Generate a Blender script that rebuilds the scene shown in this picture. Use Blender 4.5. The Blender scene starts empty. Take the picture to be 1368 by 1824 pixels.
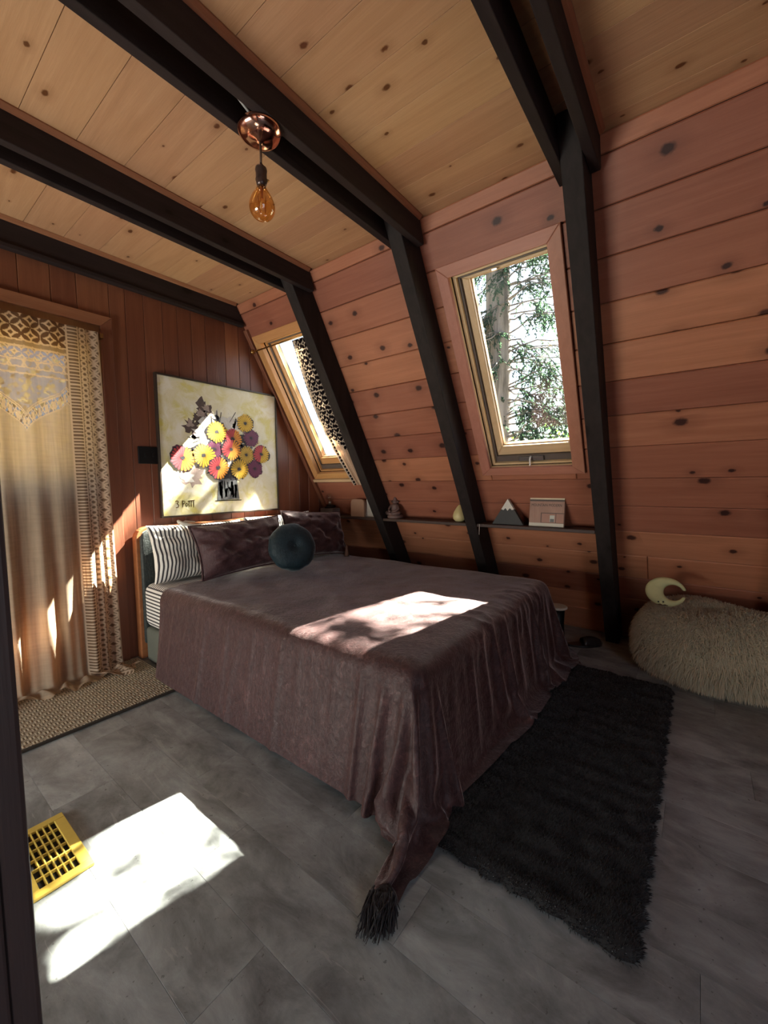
# A-frame attic bedroom: bed under a velvet spread, sloped cedar wall with two windows, board ceiling on dark joists
import bpy, bmesh, math, random, zlib, base64
import numpy as np
from mathutils import Vector, Matrix

scene = bpy.context.scene
col = scene.collection

# ------------------------------------------------------------------ camera
cam_data = bpy.data.cameras.new('camera')
cam_data.sensor_fit = 'HORIZONTAL'
cam_data.sensor_width = 36.0
cam_data.lens = 36.0 * 729.513 / 1368.0
cam_data.clip_start = 0.02
cam_data.clip_end = 200.0
cam = bpy.data.objects.new('camera', cam_data)
col.objects.link(cam)
_r = (0.6079243689893014, -0.793923321126653, -0.010664040518739138)
_u = (0.06380780522378166, 0.03546278461986655, 0.9973319181193036)
_f = (0.791426892126799, 0.6069828260158854, -0.0722171955997032)
cam.matrix_world = Matrix(((_r[0], _u[0], -_f[0], 0.0), (_r[1], _u[1], -_f[1], 0.0), (_r[2], _u[2], -_f[2], 1.1), (0, 0, 0, 1)))
scene.camera = cam

# ------------------------------------------------------------------ sky, sun, exposure
SUN = Vector((-0.87, 0.225, -1.0)).normalized()          # the way the sunlight travels
world = bpy.data.worlds.new('sky')
scene.world = world
world.use_nodes = True
_nt = world.node_tree
_bg = _nt.nodes['Background']
_sky = _nt.nodes.new('ShaderNodeTexSky')
_sky.sky_type = 'NISHITA'
_sky.sun_disc = False
_sky.sun_elevation = math.asin(-SUN.z)
_sky.sun_rotation = math.atan2(-SUN.x, -SUN.y)
_sky.air_density = 1.0
_sky.dust_density = 2.5
_nt.links.new(_sky.outputs[0], _bg.inputs[0])
_bg.inputs[1].default_value = 0.34

sun_data = bpy.data.lights.new('sun', 'SUN')
sun_data.energy = 125.0
sun_data.angle = math.radians(0.55)
sun_data.color = (1.0, 0.93, 0.82)
sun = bpy.data.objects.new('sun', sun_data)
sun.rotation_euler = SUN.to_track_quat('-Z', 'Y').to_euler()
sun.location = (6, 0, 8)
col.objects.link(sun)

# added fill lamp behind the camera that lifts the floor and the right side
room_data = bpy.data.lights.new('rear_fill_light', 'AREA')
room_data.shape = 'RECTANGLE'
room_data.size = 0.9
room_data.size_y = 1.9
room_data.energy = 8.5
room_data.color = (0.82, 0.92, 1.0)
room = bpy.data.objects.new('rear_fill_light', room_data)
room.location = (-0.35, -1.62, 1.05)
room.rotation_euler = (math.radians(90), 0, 0)
col.objects.link(room)
room.rotation_euler = Vector((0.30, 1.0, -0.55)).to_track_quat('-Z', 'Y').to_euler()

# added fill lamp, unseen beyond the left wall, for the ceiling and left side
left_data = bpy.data.lights.new('left_fill_light', 'AREA')
left_data.shape = 'RECTANGLE'
left_data.size = 1.5
left_data.size_y = 0.75
left_data.energy = 60.0
left_data.color = (1.0, 0.95, 0.88)
left = bpy.data.objects.new('left_fill_light', left_data)
left.location = (-1.62, 1.95, 0.42)
left.rotation_euler = Vector((0.80, 0.08, 0.58)).to_track_quat('-Z', 'Y').to_euler()
col.objects.link(left)

scene.view_settings.view_transform = 'Standard'
scene.view_settings.look = 'None'
scene.view_settings.gamma = 1.0
scene.view_settings.use_curve_mapping = False
scene.view_settings.exposure = 0.52
scene.cycles.use_denoising = True
scene.cycles.max_bounces = 14
scene.cycles.diffuse_bounces = 8
scene.cycles.transparent_max_bounces = 24
scene.cycles.caustics_reflective = False
scene.cycles.caustics_refractive = False
scene.cycles.sample_clamp_indirect = 12.0

# ------------------------------------------------------------------ helpers
def tag(o, label=None, cat=None, group=None, kind=None):
    if label: o['label'] = label
    if cat: o['category'] = cat
    if group: o['group'] = group
    if kind: o['kind'] = kind
    return o

def empty(name, loc, label=None, cat=None, group=None, kind=None):
    o = bpy.data.objects.new(name, None)
    o.empty_display_size = 0.05
    o.location = loc
    col.objects.link(o)
    return tag(o, label, cat, group, kind)

def world_of(o):
    return (world_of(o.parent) @ o.matrix_parent_inverse @ o.matrix_basis) if o.parent else o.matrix_basis.copy()

def link(name, mesh, parent=None):
    o = bpy.data.objects.new(name, mesh)
    col.objects.link(o)
    if parent is not None:                                   # child meshes are written in world coordinates
        o.parent = parent
        o.matrix_parent_inverse = world_of(parent).inverted()
    return o

class MB:
    """collects geometry in world coordinates and links it as one mesh object"""
    def __init__(self):
        self.v, self.f, self.mi, self.uv = [], [], [], None
    def add(self, vs, fs, mi=0):
        b = len(self.v)
        self.v += [tuple(p) for p in vs]
        self.f += [tuple(b + i for i in f) for f in fs]
        self.mi += [mi] * len(fs)
        return b
    def box(self, x0, x1, y0, y1, z0, z1, mi=0):
        self.add([(x0, y0, z0), (x1, y0, z0), (x1, y1, z0), (x0, y1, z0), (x0, y0, z1), (x1, y0, z1), (x1, y1, z1), (x0, y1, z1)],
                 [(3, 2, 1, 0), (4, 5, 6, 7), (0, 1, 5, 4), (1, 2, 6, 5), (2, 3, 7, 6), (3, 0, 4, 7)], mi)
    def prism(self, poly, axis, a, b, mi=0):
        """poly: 2D points; axis: the index of the extrusion axis, from a to b"""
        n = len(poly)
        def P(p, t):
            q = list(p); q.insert(axis, t); return q
        self.add([P(p, a) for p in poly] + [P(p, b) for p in poly],
                 [tuple(range(n))[::-1], tuple(range(n, 2 * n))] + [(i, (i + 1) % n, n + (i + 1) % n, n + i) for i in range(n)], mi)
    def slab(self, P, U, V, N, poly, t0, t1, c=0.0, mi=0):
        """convex polygon in the (U, V) frame at P, thick from t0 to t1 along N, its top edges chamfered by c"""
        P, U, V, N = map(Vector, (P, U, V, N))
        n = len(poly)
        cx = sum(p[0] for p in poly) / n; cy = sum(p[1] for p in poly) / n
        area = sum(poly[i][0] * poly[(i + 1) % n][1] - poly[(i + 1) % n][0] * poly[i][1] for i in range(n))
        if (area < 0) != (U.cross(V).dot(N) < 0):
            poly = poly[::-1]
        def ins(c):
            out = []
            for i in range(n):
                p0, p, p1 = poly[i - 1], poly[i], poly[(i + 1) % n]
                d0 = Vector((p[0] - p0[0], p[1] - p0[1])).normalized(); d1 = Vector((p1[0] - p[0], p1[1] - p[1])).normalized()
                s = 1 if area * 1 > 0 else -1
                n0 = Vector((-d0.y, d0.x)); n1 = Vector((-d1.y, d1.x))
                if n0.dot(Vector((cx - p[0], cy - p[1]))) < 0: n0 = -n0
                if n1.dot(Vector((cx - p[0], cy - p[1]))) < 0: n1 = -n1
                k = 1 + n0.dot(n1)
                m = (n0 + n1) / max(k, 0.2)
                out.append((p[0] + m.x * c, p[1] + m.y * c))
            return out
        W = lambda p, t: P + U * p[0] + V * p[1] + N * t
        if c:
            top = ins(c)
            vs = [W(p, t0) for p in poly] + [W(p, t1 - c) for p in poly] + [W(p, t1) for p in top]
            fs = [tuple(range(n))[::-1], tuple(range(2 * n, 3 * n))]
            for r in (0, n):
                fs += [(r + i, r + (i + 1) % n, r + n + (i + 1) % n, r + n + i) for i in range(n)]
        else:
            vs = [W(p, t0) for p in poly] + [W(p, t1) for p in poly]
            fs = [tuple(range(n))[::-1], tuple(range(n, 2 * n))] + [(i, (i + 1) % n, n + (i + 1) % n, n + i) for i in range(n)]
        self.add(vs, fs, mi)
    def tube(self, pts, r, n=8, mi=0, cap=True):
        pts = [Vector(p) for p in pts]
        rs = r if isinstance(r, (list, tuple)) else [r] * len(pts)
        b = len(self.v); up = None
        for i, p in enumerate(pts):
            d = (pts[min(i + 1, len(pts) - 1)] - pts[max(i - 1, 0)])
            d = d.normalized() if d.length > 1e-9 else Vector((0, 0, 1))
            if up is None:
                up = Vector((0, 0, 1)) if abs(d.z) < 0.9 else Vector((1, 0, 0))
            a = d.cross(up).normalized(); up = a.cross(d).normalized()
            for k in range(n):
                t = 2 * math.pi * k / n
                self.v.append(tuple(p + a * (math.cos(t) * rs[i]) + up * (math.sin(t) * rs[i])))
        fs = []
        for i in range(len(pts) - 1):
            for k in range(n):
                fs.append((b + i * n + k, b + i * n + (k + 1) % n, b + (i + 1) * n + (k + 1) % n, b + (i + 1) * n + k))
        if cap:
            fs.append(tuple(b + k for k in range(n))[::-1]); fs.append(tuple(b + (len(pts) - 1) * n + k for k in range(n)))
        self.f += fs; self.mi += [mi] * len(fs)
    def lathe(self, prof, c, n=24, mi=0, axis=(0, 0, 1)):
        """prof: (radius, height) pairs turned about the axis through c"""
        A = Vector(axis).normalized(); X = A.orthogonal().normalized(); Y = A.cross(X); c = Vector(c)
        b = len(self.v)
        for r, h in prof:
            for k in range(n):
                t = 2 * math.pi * k / n
                self.v.append(tuple(c + A * h + (X * math.cos(t) + Y * math.sin(t)) * r))
        fs = []
        for i in range(len(prof) - 1):
            for k in range(n):
                fs.append((b + i * n + k, b + i * n + (k + 1) % n, b + (i + 1) * n + (k + 1) % n, b + (i + 1) * n + k))
        if prof[0][0] > 1e-6: fs.append(tuple(b + k for k in range(n))[::-1])
        if prof[-1][0] > 1e-6: fs.append(tuple(b + (len(prof) - 1) * n + k for k in range(n)))
        self.f += fs; self.mi += [mi] * len(fs)
    def build(self, name, mats, parent=None, smooth=False, bevel=0.0, subsurf=0, seg=2):
        me = bpy.data.meshes.new(name)
        me.from_pydata(self.v, [], self.f)
        for m in (mats if isinstance(mats, (list, tuple)) else [mats]): me.materials.append(m)
        if any(self.mi): me.polygons.foreach_set('material_index', self.mi)
        if smooth: me.polygons.foreach_set('use_smooth', [True] * len(me.polygons))
        me.update()
        if bevel:
            bm = bmesh.new(); bm.from_mesh(me)
            bmesh.ops.bevel(bm, geom=[e for e in bm.edges if e.calc_face_angle(0) > 0.5], offset=bevel, segments=seg, affect='EDGES', profile=0.5, clamp_overlap=True)
            bm.to_mesh(me); bm.free()
        o = link(name, me, parent)
        if subsurf:
            s = o.modifiers.new('smooth', 'SUBSURF'); s.levels = s.render_levels = subsurf
        return o

def grid_obj(name, P, mats, parent=None, wrap=False, uv=None, sub=0, attr=None, thick=0.0):
    """P: (n, m, 3) array of points -> a smooth sheet"""
    n, m = P.shape[:2]
    me = bpy.data.meshes.new(name)
    idx = np.arange(n * m).reshape(n, m)
    if wrap: idx = np.concatenate([idx, idx[:, :1]], 1)
    q = np.stack([idx[:-1, :-1], idx[:-1, 1:], idx[1:, 1:], idx[1:, :-1]], -1).reshape(-1, 4)
    me.from_pydata(P.reshape(-1, 3).tolist(), [], q.tolist())
    me.materials.append(mats)
    me.polygons.foreach_set('use_smooth', [True] * len(me.polygons))
    if uv is not None:
        l = me.uv_layers.new(name='UVMap')
        li = np.empty(len(me.loops), np.int32); me.loops.foreach_get('vertex_index', li)
        l.data.foreach_set('uv', uv.reshape(-1, 2)[li].astype(np.float32).ravel())
    for k, a in (attr or {}).items():
        at = me.attributes.new(k, 'FLOAT', 'POINT'); at.data.foreach_set('value', a.astype(np.float32).ravel())
    me.update()
    o = link(name, me, parent)
    if thick:
        s = o.modifiers.new('thickness', 'SOLIDIFY'); s.thickness = thick; s.offset = -1
    if sub:
        s = o.modifiers.new('smooth', 'SUBSURF'); s.levels = s.render_levels = sub
    return o

def copy_tree(o, parent=None):
    c = o.copy(); col.objects.link(c)
    if parent is not None: c.parent = parent
    for ch in list(o.children): copy_tree(ch, c)
    return c

# ------------------------------------------------------------------ materials
class NT:
    def __init__(self, name):
        self.m = bpy.data.materials.new(name); self.m.use_nodes = True
        self.t = self.m.node_tree; self.b = self.t.nodes['Principled BSDF']; self.out = self.t.nodes['Material Output']
    def n(self, kind, ins=None, **kw):
        nd = self.t.nodes.new('ShaderNode' + kind)
        for k, v in kw.items(): setattr(nd, k, v)
        for k, v in (ins or {}).items(): self.set(nd.inputs[k], v)
        return nd
    def set(self, sock, v):
        if isinstance(v, bpy.types.NodeSocket): self.t.links.new(v, sock)
        elif hasattr(v, 'outputs'): self.t.links.new(v.outputs[0], sock)
        else:
            if sock.type == 'RGBA' and len(v) == 3: v = (*v, 1.0)
            sock.default_value = v
    def p(self, **kw):
        names = dict(color='Base Color', rough='Roughness', metal='Metallic', normal='Normal', sheen='Sheen Weight', sheen_rough='Sheen Roughness', sheen_tint='Sheen Tint',
                     spec='Specular IOR Level', trans='Transmission Weight', ior='IOR', alpha='Alpha', coat='Coat Weight', emit='Emission Color', emit_s='Emission Strength', sss='Subsurface Weight', aniso='Anisotropic')
        for k, v in kw.items(): self.set(self.b.inputs[names[k]], v)
        return self
    def math(self, op, a, b=0.0, c=0.0, clamp=False):
        return self.n('Math', {0: a, 1: b, 2: c}, operation=op, use_clamp=clamp).outputs[0]
    def ramp(self, fac, stops, interp='LINEAR'):
        nd = self.n('ValToRGB', {0: fac}); r = nd.color_ramp; r.interpolation = interp
        while len(r.elements) < len(stops): r.elements.new(0.5)
        for e, (p, c) in zip(r.elements, stops):
            e.position = p; e.color = (*c, 1.0) if len(c) == 3 else c
        return nd.outputs[0]
    def mix(self, f, a, b, blend='MIX'):
        nd = self.n('Mix', data_type='RGBA', blend_type=blend); self.set(nd.inputs[0], f); self.set(nd.inputs[6], a); self.set(nd.inputs[7], b)
        return nd.outputs[2]
    def noise(self, vec, scale, detail=4.0, rough=0.55, dist=0.0):
        return self.n('TexNoise', {'Vector': vec, 'Scale': scale, 'Detail': detail, 'Roughness': rough, 'Distortion': dist}).outputs[0]
    def bump(self, h, strength=0.3, dist=0.01):
        return self.n('Bump', {'Height': h, 'Strength': strength, 'Distance': dist}).outputs[0]
    def obj(self): return self.n('TexCoord').outputs['Object']
    def uvc(self): return self.n('TexCoord').outputs['UV']
    def rand(self): return self.n('ObjectInfo').outputs['Random']
    def xyz(self, v):
        s = self.n('SeparateXYZ', {0: v}); return s.outputs[0], s.outputs[1], s.outputs[2]
    def comb(self, x, y, z): return self.n('CombineXYZ', {0: x, 1: y, 2: z}).outputs[0]

def plain(name, c, rough=0.6, metal=0.0, **kw):
    m = NT(name)
    nz = m.noise(m.obj(), 14.0, 3.0)
    m.p(color=m.mix(nz, [x * 0.82 for x in c], [min(1, x * 1.15) for x in c]), rough=rough, metal=metal, **kw)
    return m.m

def wood(name, c0, c1, knot, along=1, across=0, across_scale=1.0, knots=0.5, kscale=(3.2, 5.5), tint=0.25, rough=0.55, kr=0.11, grain=1.0, spec=0.3):
    """plank wood: the grain runs along the given axis; knots are scattered; every object gets its own tone"""
    m = NT(name)
    rnd = m.rand(); x = list(m.xyz(m.obj()))
    off = m.math('MULTIPLY', rnd, 57.0)
    L = m.math('ADD', x[along], off)
    A = m.math('MULTIPLY', x[across], across_scale)
    A2 = m.math('ADD', A, m.math('MULTIPLY', rnd, 31.0))
    third = 3 - along - across
    B = x[third]
    v1 = m.comb(m.math('MULTIPLY', L, 1.6 * grain), m.math('MULTIPLY', A2, 26.0 * grain), m.math('MULTIPLY', B, 26.0 * grain))
    g = m.noise(v1, 1.0, 5.0, 0.6, 0.6)
    v2 = m.comb(m.math('MULTIPLY', L, 9.0), m.math('MULTIPLY', A2, 190.0), m.math('MULTIPLY', B, 190.0))
    fine = m.noise(v2, 1.0, 2.0, 0.6)
    base = m.ramp(g, [(0.30, c0), (0.72, c1)])
    base = m.mix(m.math('MULTIPLY', fine, 0.35), base, [c * 0.55 for c in c0])
    blot = m.noise(m.comb(m.math('MULTIPLY', L, 1.2), m.math('MULTIPLY', A2, 5.0), B), 1.0, 2.0)
    base = m.mix(m.math('MULTIPLY', blot, 0.35), base, c1)
    if knots > 0:
        kv = m.comb(m.math('MULTIPLY', L, kscale[0]), m.math('MULTIPLY', A2, kscale[1]), 0.0)
        vo = m.n('TexVoronoi', {'Vector': kv, 'Scale': 1.0, 'Randomness': 0.85}, voronoi_dimensions='2D')
        cr, cg, cb = (m.n('SeparateColor', {0: vo.outputs['Color']}).outputs[i] for i in range(3))
        on = m.math('LESS_THAN', cr, knots)
        rad = m.math('MULTIPLY_ADD', cg, kr * 1.1, kr * 0.35)
        d = m.math('ADD', vo.outputs['Distance'], m.math('MULTIPLY', m.math('SUBTRACT', m.noise(m.obj(), 60.0, 2.0), 0.5), 0.06))
        core = m.math('MULTIPLY', on, m.n('MapRange', {0: d, 1: rad, 2: m.math('MULTIPLY', rad, 0.55), 3: 0.0, 4: 1.0}).outputs[0])
        halo = m.math('MULTIPLY', on, m.n('MapRange', {0: d, 1: m.math('MULTIPLY', rad, 3.2), 2: rad, 3: 0.0, 4: 0.42}).outputs[0])
        base = m.mix(halo, base, [0.55 * a + 0.45 * b for a, b in zip(c0, knot)])
        base = m.mix(core, base, knot)
    tone = m.math('MULTIPLY_ADD', rnd, 2 * tint, 1.0 - tint)
    hs = m.n('HueSaturation', {'Hue': m.math('MULTIPLY_ADD', rnd, 0.012, 0.494), 'Saturation': 1.0, 'Value': tone, 'Color': base})
    m.p(color=hs.outputs[0], rough=rough, spec=spec, normal=m.bump(m.math('ADD', g, m.math('MULTIPLY', fine, 0.4)), 0.25, 0.004))
    return m.m

PINE = wood('pine_ceiling', (0.46, 0.245, 0.122), (0.60, 0.350, 0.192), (0.13, 0.045, 0.015), along=1, across=0, knots=0.55, kscale=(4.2, 7.0), tint=0.08, kr=0.065, rough=0.5)
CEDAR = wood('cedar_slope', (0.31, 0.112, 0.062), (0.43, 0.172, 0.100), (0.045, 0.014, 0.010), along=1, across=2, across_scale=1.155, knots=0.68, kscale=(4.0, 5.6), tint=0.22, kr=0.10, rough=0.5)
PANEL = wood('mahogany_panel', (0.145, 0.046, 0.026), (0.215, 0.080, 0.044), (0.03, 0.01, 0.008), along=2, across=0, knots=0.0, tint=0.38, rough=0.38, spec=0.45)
JOIST_X = wood('dark_beam_x', (0.016, 0.0105, 0.0105), (0.036, 0.024, 0.024), (0.01, 0.006, 0.005), along=0, across=2, knots=0.15, tint=0.12, rough=0.7, spec=0.2)
JOIST_Z = wood('dark_beam_z', (0.012, 0.009, 0.009), (0.028, 0.021, 0.020), (0.01, 0.006, 0.005), along=2, across=1, knots=0.15, tint=0.12, rough=0.7, spec=0.2)
JOIST_Y = wood('dark_shelf_y', (0.035, 0.020, 0.016), (0.075, 0.042, 0.034), (0.01, 0.006, 0.005), along=1, across=0, knots=0.1, tint=0.12, rough=0.55)
POST_Z = wood('dark_post_z', (0.030, 0.018, 0.017), (0.060, 0.038, 0.036), (0.02, 0.01, 0.01), along=2, across=1, knots=0.0, tint=0.05, rough=0.5)
TRIM_X = wood('trim_wood_x', (0.26, 0.10, 0.05), (0.36, 0.16, 0.085), (0.08, 0.03, 0.02), along=0, across=2, knots=0.0, tint=0.1, rough=0.45)
TRIM_Z = wood('trim_wood_z', (0.17, 0.062, 0.034), (0.25, 0.10, 0.055), (0.08, 0.03, 0.02), along=2, across=0, knots=0.0, tint=0.1, rough=0.4)
GOLD_Y = wood('golden_wood_y', (0.48, 0.23, 0.085), (0.62, 0.34, 0.14), (0.2, 0.08, 0.03), along=1, across=2, knots=0.0, tint=0.05, rough=0.42)
GOLD_Z = wood('golden_wood_z', (0.48, 0.23, 0.085), (0.62, 0.34, 0.14), (0.2, 0.08, 0.03), along=2, across=1, knots=0.0, tint=0.05, rough=0.42)
ROSE_Y = wood('rose_wood_y', (0.40, 0.165, 0.105), (0.50, 0.23, 0.155), (0.12, 0.04, 0.03), along=1, across=2, knots=0.06, tint=0.05, rough=0.45)
ROSE_Z = wood('rose_wood_z', (0.40, 0.165, 0.105), (0.50, 0.23, 0.155), (0.12, 0.04, 0.03), along=2, across=1, knots=0.06, tint=0.05, rough=0.45)
PALE_Y = wood('pale_wood_y', (0.58, 0.40, 0.22), (0.72, 0.53, 0.32), (0.2, 0.1, 0.05), along=1, across=2, knots=0.0, tint=0.05, rough=0.4)
PALE_Z = wood('pale_wood_z', (0.58, 0.40, 0.22), (0.72, 0.53, 0.32), (0.2, 0.1, 0.05), along=2, across=1, knots=0.0, tint=0.05, rough=0.4)
DARKGAP = plain('dark_backing', (0.030, 0.013, 0.009), 0.9)
ROOFING = plain('roof_outside', (0.10, 0.09, 0.08), 0.9)
PLASTER = plain('brown_plaster', (0.20, 0.13, 0.09), 0.85)  # plain brown plaster
BLACK = plain('black_metal', (0.012, 0.012, 0.013), 0.4, 0.6)
STEEL = plain('brushed_metal', (0.55, 0.53, 0.50), 0.35, 1.0)
BRASS = plain('aged_brass', (0.45, 0.28, 0.10), 0.35, 1.0)
COPPER = plain('polished_copper', (0.80, 0.44, 0.34), 0.12, 1.0)
WHITE = plain('white_paint', (0.72, 0.70, 0.66), 0.5)

def glass_pane(name, tint, gloss=0.035):
    m = NT(name)
    tr = m.n('BsdfTransparent', {0: tint}); gl = m.n('BsdfGlossy', {0: (1, 1, 1), 'Roughness': 0.02})
    fr = m.n('LayerWeight', {0: 0.5}).outputs['Facing']
    mx = m.n('MixShader', {0: m.math('MULTIPLY_ADD', m.math('POWER', fr, 4.0), 0.55, gloss)}); m.set(mx.inputs[1], tr.outputs[0]); m.set(mx.inputs[2], gl.outputs[0])
    m.set(m.out.inputs[0], mx.outputs[0])
    return m.m
PANE = glass_pane('window_glass', (0.96, 0.98, 0.97))
BULB_AMBER = glass_pane('amber_bulb_glass', (0.95, 0.70, 0.38), 0.10)
BULB_CLEAR = glass_pane('clear_bulb_glass', (0.92, 0.93, 0.93), 0.12)

def floor_mat():
    m = NT('slate_vinyl')
    o = m.obj(); r = m.rand(); x, y, z = m.xyz(o)
    v = m.comb(m.math('ADD', m.math('MULTIPLY', x, 1.0), m.math('MULTIPLY', r, 41.0)), m.math('MULTIPLY', y, 0.55), r)
    big = m.noise(v, 7.5, 7.0, 0.68, 0.4)
    st = m.noise(m.comb(m.math('MULTIPLY', x, 34.0), m.math('MULTIPLY', y, 3.0), m.math('MULTIPLY', r, 9.0)), 1.0, 4.0, 0.6, 1.2)
    c = m.ramp(big, [(0.30, (0.105, 0.111, 0.110)), (0.48, (0.225, 0.24, 0.238)), (0.70, (0.39, 0.42, 0.41))])
    c = m.mix(m.math('MULTIPLY', m.math('GREATER_THAN', st, 0.66), 0.35), c, (0.40, 0.40, 0.38))
    sp = m.noise(o, 55.0, 3.0, 0.6)
    c = m.mix(m.math('MULTIPLY', m.math('GREATER_THAN', sp, 0.68), 0.55), c, (0.055, 0.050, 0.046))
    hs = m.n('HueSaturation', {'Value': m.math('MULTIPLY_ADD', r, 0.22, 0.88), 'Saturation': 1.0, 'Color': c})
    m.p(color=hs.outputs[0], rough=m.math('MULTIPLY_ADD', big, 0.25, 0.30), spec=0.45, normal=m.bump(m.math('ADD', big, m.math('MULTIPLY', st, 0.5)), 0.25, 0.004))
    return m.m
FLOOR = floor_mat()

def velvet(name, c, hi, crush=1.0, sheen=0.8, scale=1.0, tint=(1.0, 0.86, 0.84)):
    m = NT(name)
    o = m.obj()
    big = m.noise(o, 5.0 * scale, 5.0, 0.65, 1.0)
    cr = m.noise(o, 38.0 * scale, 5.0, 0.7, 1.5)
    x, y, z = m.xyz(o)
    fib = m.noise(m.comb(m.math('MULTIPLY', x, 90.0), m.math('MULTIPLY', y, 90.0), m.math('MULTIPLY', z, 14.0)), scale, 3.0, 0.6, 0.5)
    f = m.math('ADD', m.math('MULTIPLY', cr, 0.55), m.math('ADD', m.math('MULTIPLY', big, 0.25), m.math('MULTIPLY', fib, 0.2)))
    c2 = m.ramp(f, [(0.38, c), (0.55, [0.72 * a + 0.28 * b for a, b in zip(c, hi)]), (0.68, hi)])
    m.p(color=c2, rough=m.math('MULTIPLY_ADD', cr, -0.55, 0.80), spec=0.35, sheen=sheen, sheen_rough=0.30, sheen_tint=(*tint, 1.0),
        normal=m.bump(m.math('ADD', cr, m.math('MULTIPLY', fib, 0.6)), 0.55 * crush, 0.006))
    return m.m
VELVET = velvet('mauve_velvet', (0.026, 0.0085, 0.0088), (0.140, 0.063, 0.060), sheen=0.75)
VELVET_P = velvet('mauve_velvet_pillow', (0.050, 0.020, 0.022), (0.125, 0.062, 0.066), sheen=0.6, scale=1.3)
VELVET_T = velvet('dark_teal_velvet', (0.006, 0.016, 0.022), (0.018, 0.042, 0.054), sheen=0.5, scale=1.2, tint=(0.8, 0.95, 1.0))
VELVET_G = velvet('charcoal_velvet', (0.018, 0.022, 0.020), (0.050, 0.058, 0.055), sheen=0.5, tint=(0.85, 0.95, 1.0))

def stripes(name, mode):
    m = NT(name)
    if mode == 'uv':
        x, y, z = m.xyz(m.uvc()); s = m.math('MULTIPLY', x, 30.0)
    else:
        x, y, z = m.xyz(m.obj()); g = m.n('NewGeometry')
        nx, ny, nz = m.xyz(g.outputs['Normal'])
        up = m.math('GREATER_THAN', m.math('ABSOLUTE', nz), 0.7)
        s = m.math('MULTIPLY', m.math('ADD', m.math('MULTIPLY', up, y), m.math('MULTIPLY', m.math('SUBTRACT', 1.0, up), z)), 46.0)
    fr = m.math('FRACT', s)
    k = m.math('GREATER_THAN', fr, 0.56)
    w = m.noise(m.obj(), 160.0, 2.0)
    m.p(color=m.mix(k, m.mix(w, (0.66, 0.62, 0.56), (0.80, 0.77, 0.71)), (0.035, 0.030, 0.034)), rough=0.9, sheen=0.1, normal=m.bump(w, 0.15, 0.002))
    return m.m
STRIPE_UV = stripes('striped_ticking', 'uv')
STRIPE_Z = stripes('striped_sheet', 'z')

# ------------------------------------------------------------------ the shell: measures in metres
XL, YF, YB, ZC = -1.3, -1.7, 2.838, 2.445        # left wall, wall behind the camera, head wall, ceiling boards
X0, K = 3.28, 0.577                              # the sloped wall: x = X0 - K z
HY = math.hypot(1.0, K)
SU = Vector((-K / HY, 0, 1 / HY))                # up the slope
SN = Vector((-1 / HY, 0, -K / HY))               # off the slope, into the room
SP = Vector((X0, 0, 0))
def S(y, s, off=0.0): return SP + Vector((0, y, 0)) + SU * s + SN * off
YV = Vector((0, 1, 0))
S_TOP = ZC * HY
WIN = {1: (2.19, 2.705, 1.384, 2.522), 2: (0.583, 1.084, 1.384, 2.522)}   # clear openings: y0, y1, s0, s1

def struct(name, mb, m, label=None, cat=None, **kw):
    return tag(mb.build(name, m, **kw), label, cat, kind='structure')

def subtract(rects, hole):
    hu0, hu1, hv0, hv1 = hole; out = []
    for u0, u1, v0, v1 in rects:
        if u1 <= hu0 or u0 >= hu1 or v1 <= hv0 or v0 >= hv1:
            out.append((u0, u1, v0, v1)); continue
        if u0 < hu0: out.append((u0, hu0, v0, v1))
        if u1 > hu1: out.append((hu1, u1, v0, v1))
        a, b = max(u0, hu0), min(u1, hu1)
        if v0 < hv0: out.append((a, b, v0, hv0))
        if v1 > hv1: out.append((a, b, hv1, v1))
    return [r for r in out if r[1] - r[0] > 0.004 and r[3] - r[2] > 0.004]

# floor: slate-look vinyl planks on a slab
mb = MB(); mb.box(XL - .1, X0 + .3, YF - .1, YB + .15, -0.12, -0.006)
floor = struct('floor', mb, DARKGAP, 'grey slate-look plank floor of the bedroom', 'floor')
random.seed(5)
PW, PL = 0.1835, 0.918
x = -1.3
k = 0
while x < X0 + .02:
    y = YF - 0.55 + (k * 0.337) % PL - PL
    while y < YB:
        y0, y1 = max(y, YF), min(y + PL, YB + .04)
        if y1 - y0 > 0.02:
            mb = MB(); mb.slab((0, 0, 0), (1, 0, 0), (0, 1, 0), (0, 0, 1), [(x + .0003, y0 + .0003), (min(x + PW, X0 + .03) - .0003, y0 + .0003), (min(x + PW, X0 + .03) - .0003, y1 - .0003), (x + .0003, y1 - .0003)], -0.006, 0.0, 0.0004)
            mb.build('floor_plank', FLOOR, floor)
        y += PL
    x += PW; k += 1

# ceiling: pine boards running towards the head wall
mb = MB(); mb.box(XL - .1, X0 - K * ZC + .25, YF - .1, YB + .12, ZC + .02, ZC + .10)
ceiling = struct('ceiling', mb, DARKGAP, 'knotty pine board ceiling between the dark joists', 'ceiling')
xs = [1.872, 1.803, 1.635, 1.469, 1.302, 1.131, 0.961, 0.796, 0.628, 0.456]
while xs[-1] > XL: xs.append(xs[-1] - 0.169)
xs[-1] = XL
for a, b in zip(xs[1:], xs[:-1]):
    mb = MB(); mb.slab((0, 0, ZC), (1, 0, 0), (0, 1, 0), (0, 0, -1), [(a + .0010, YF), (b - .0010, YF), (b - .0010, YB), (a + .0010, YB)], -.019, 0.0, 0.0004)
    mb.build('ceiling_board', PINE, ceiling)

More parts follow.
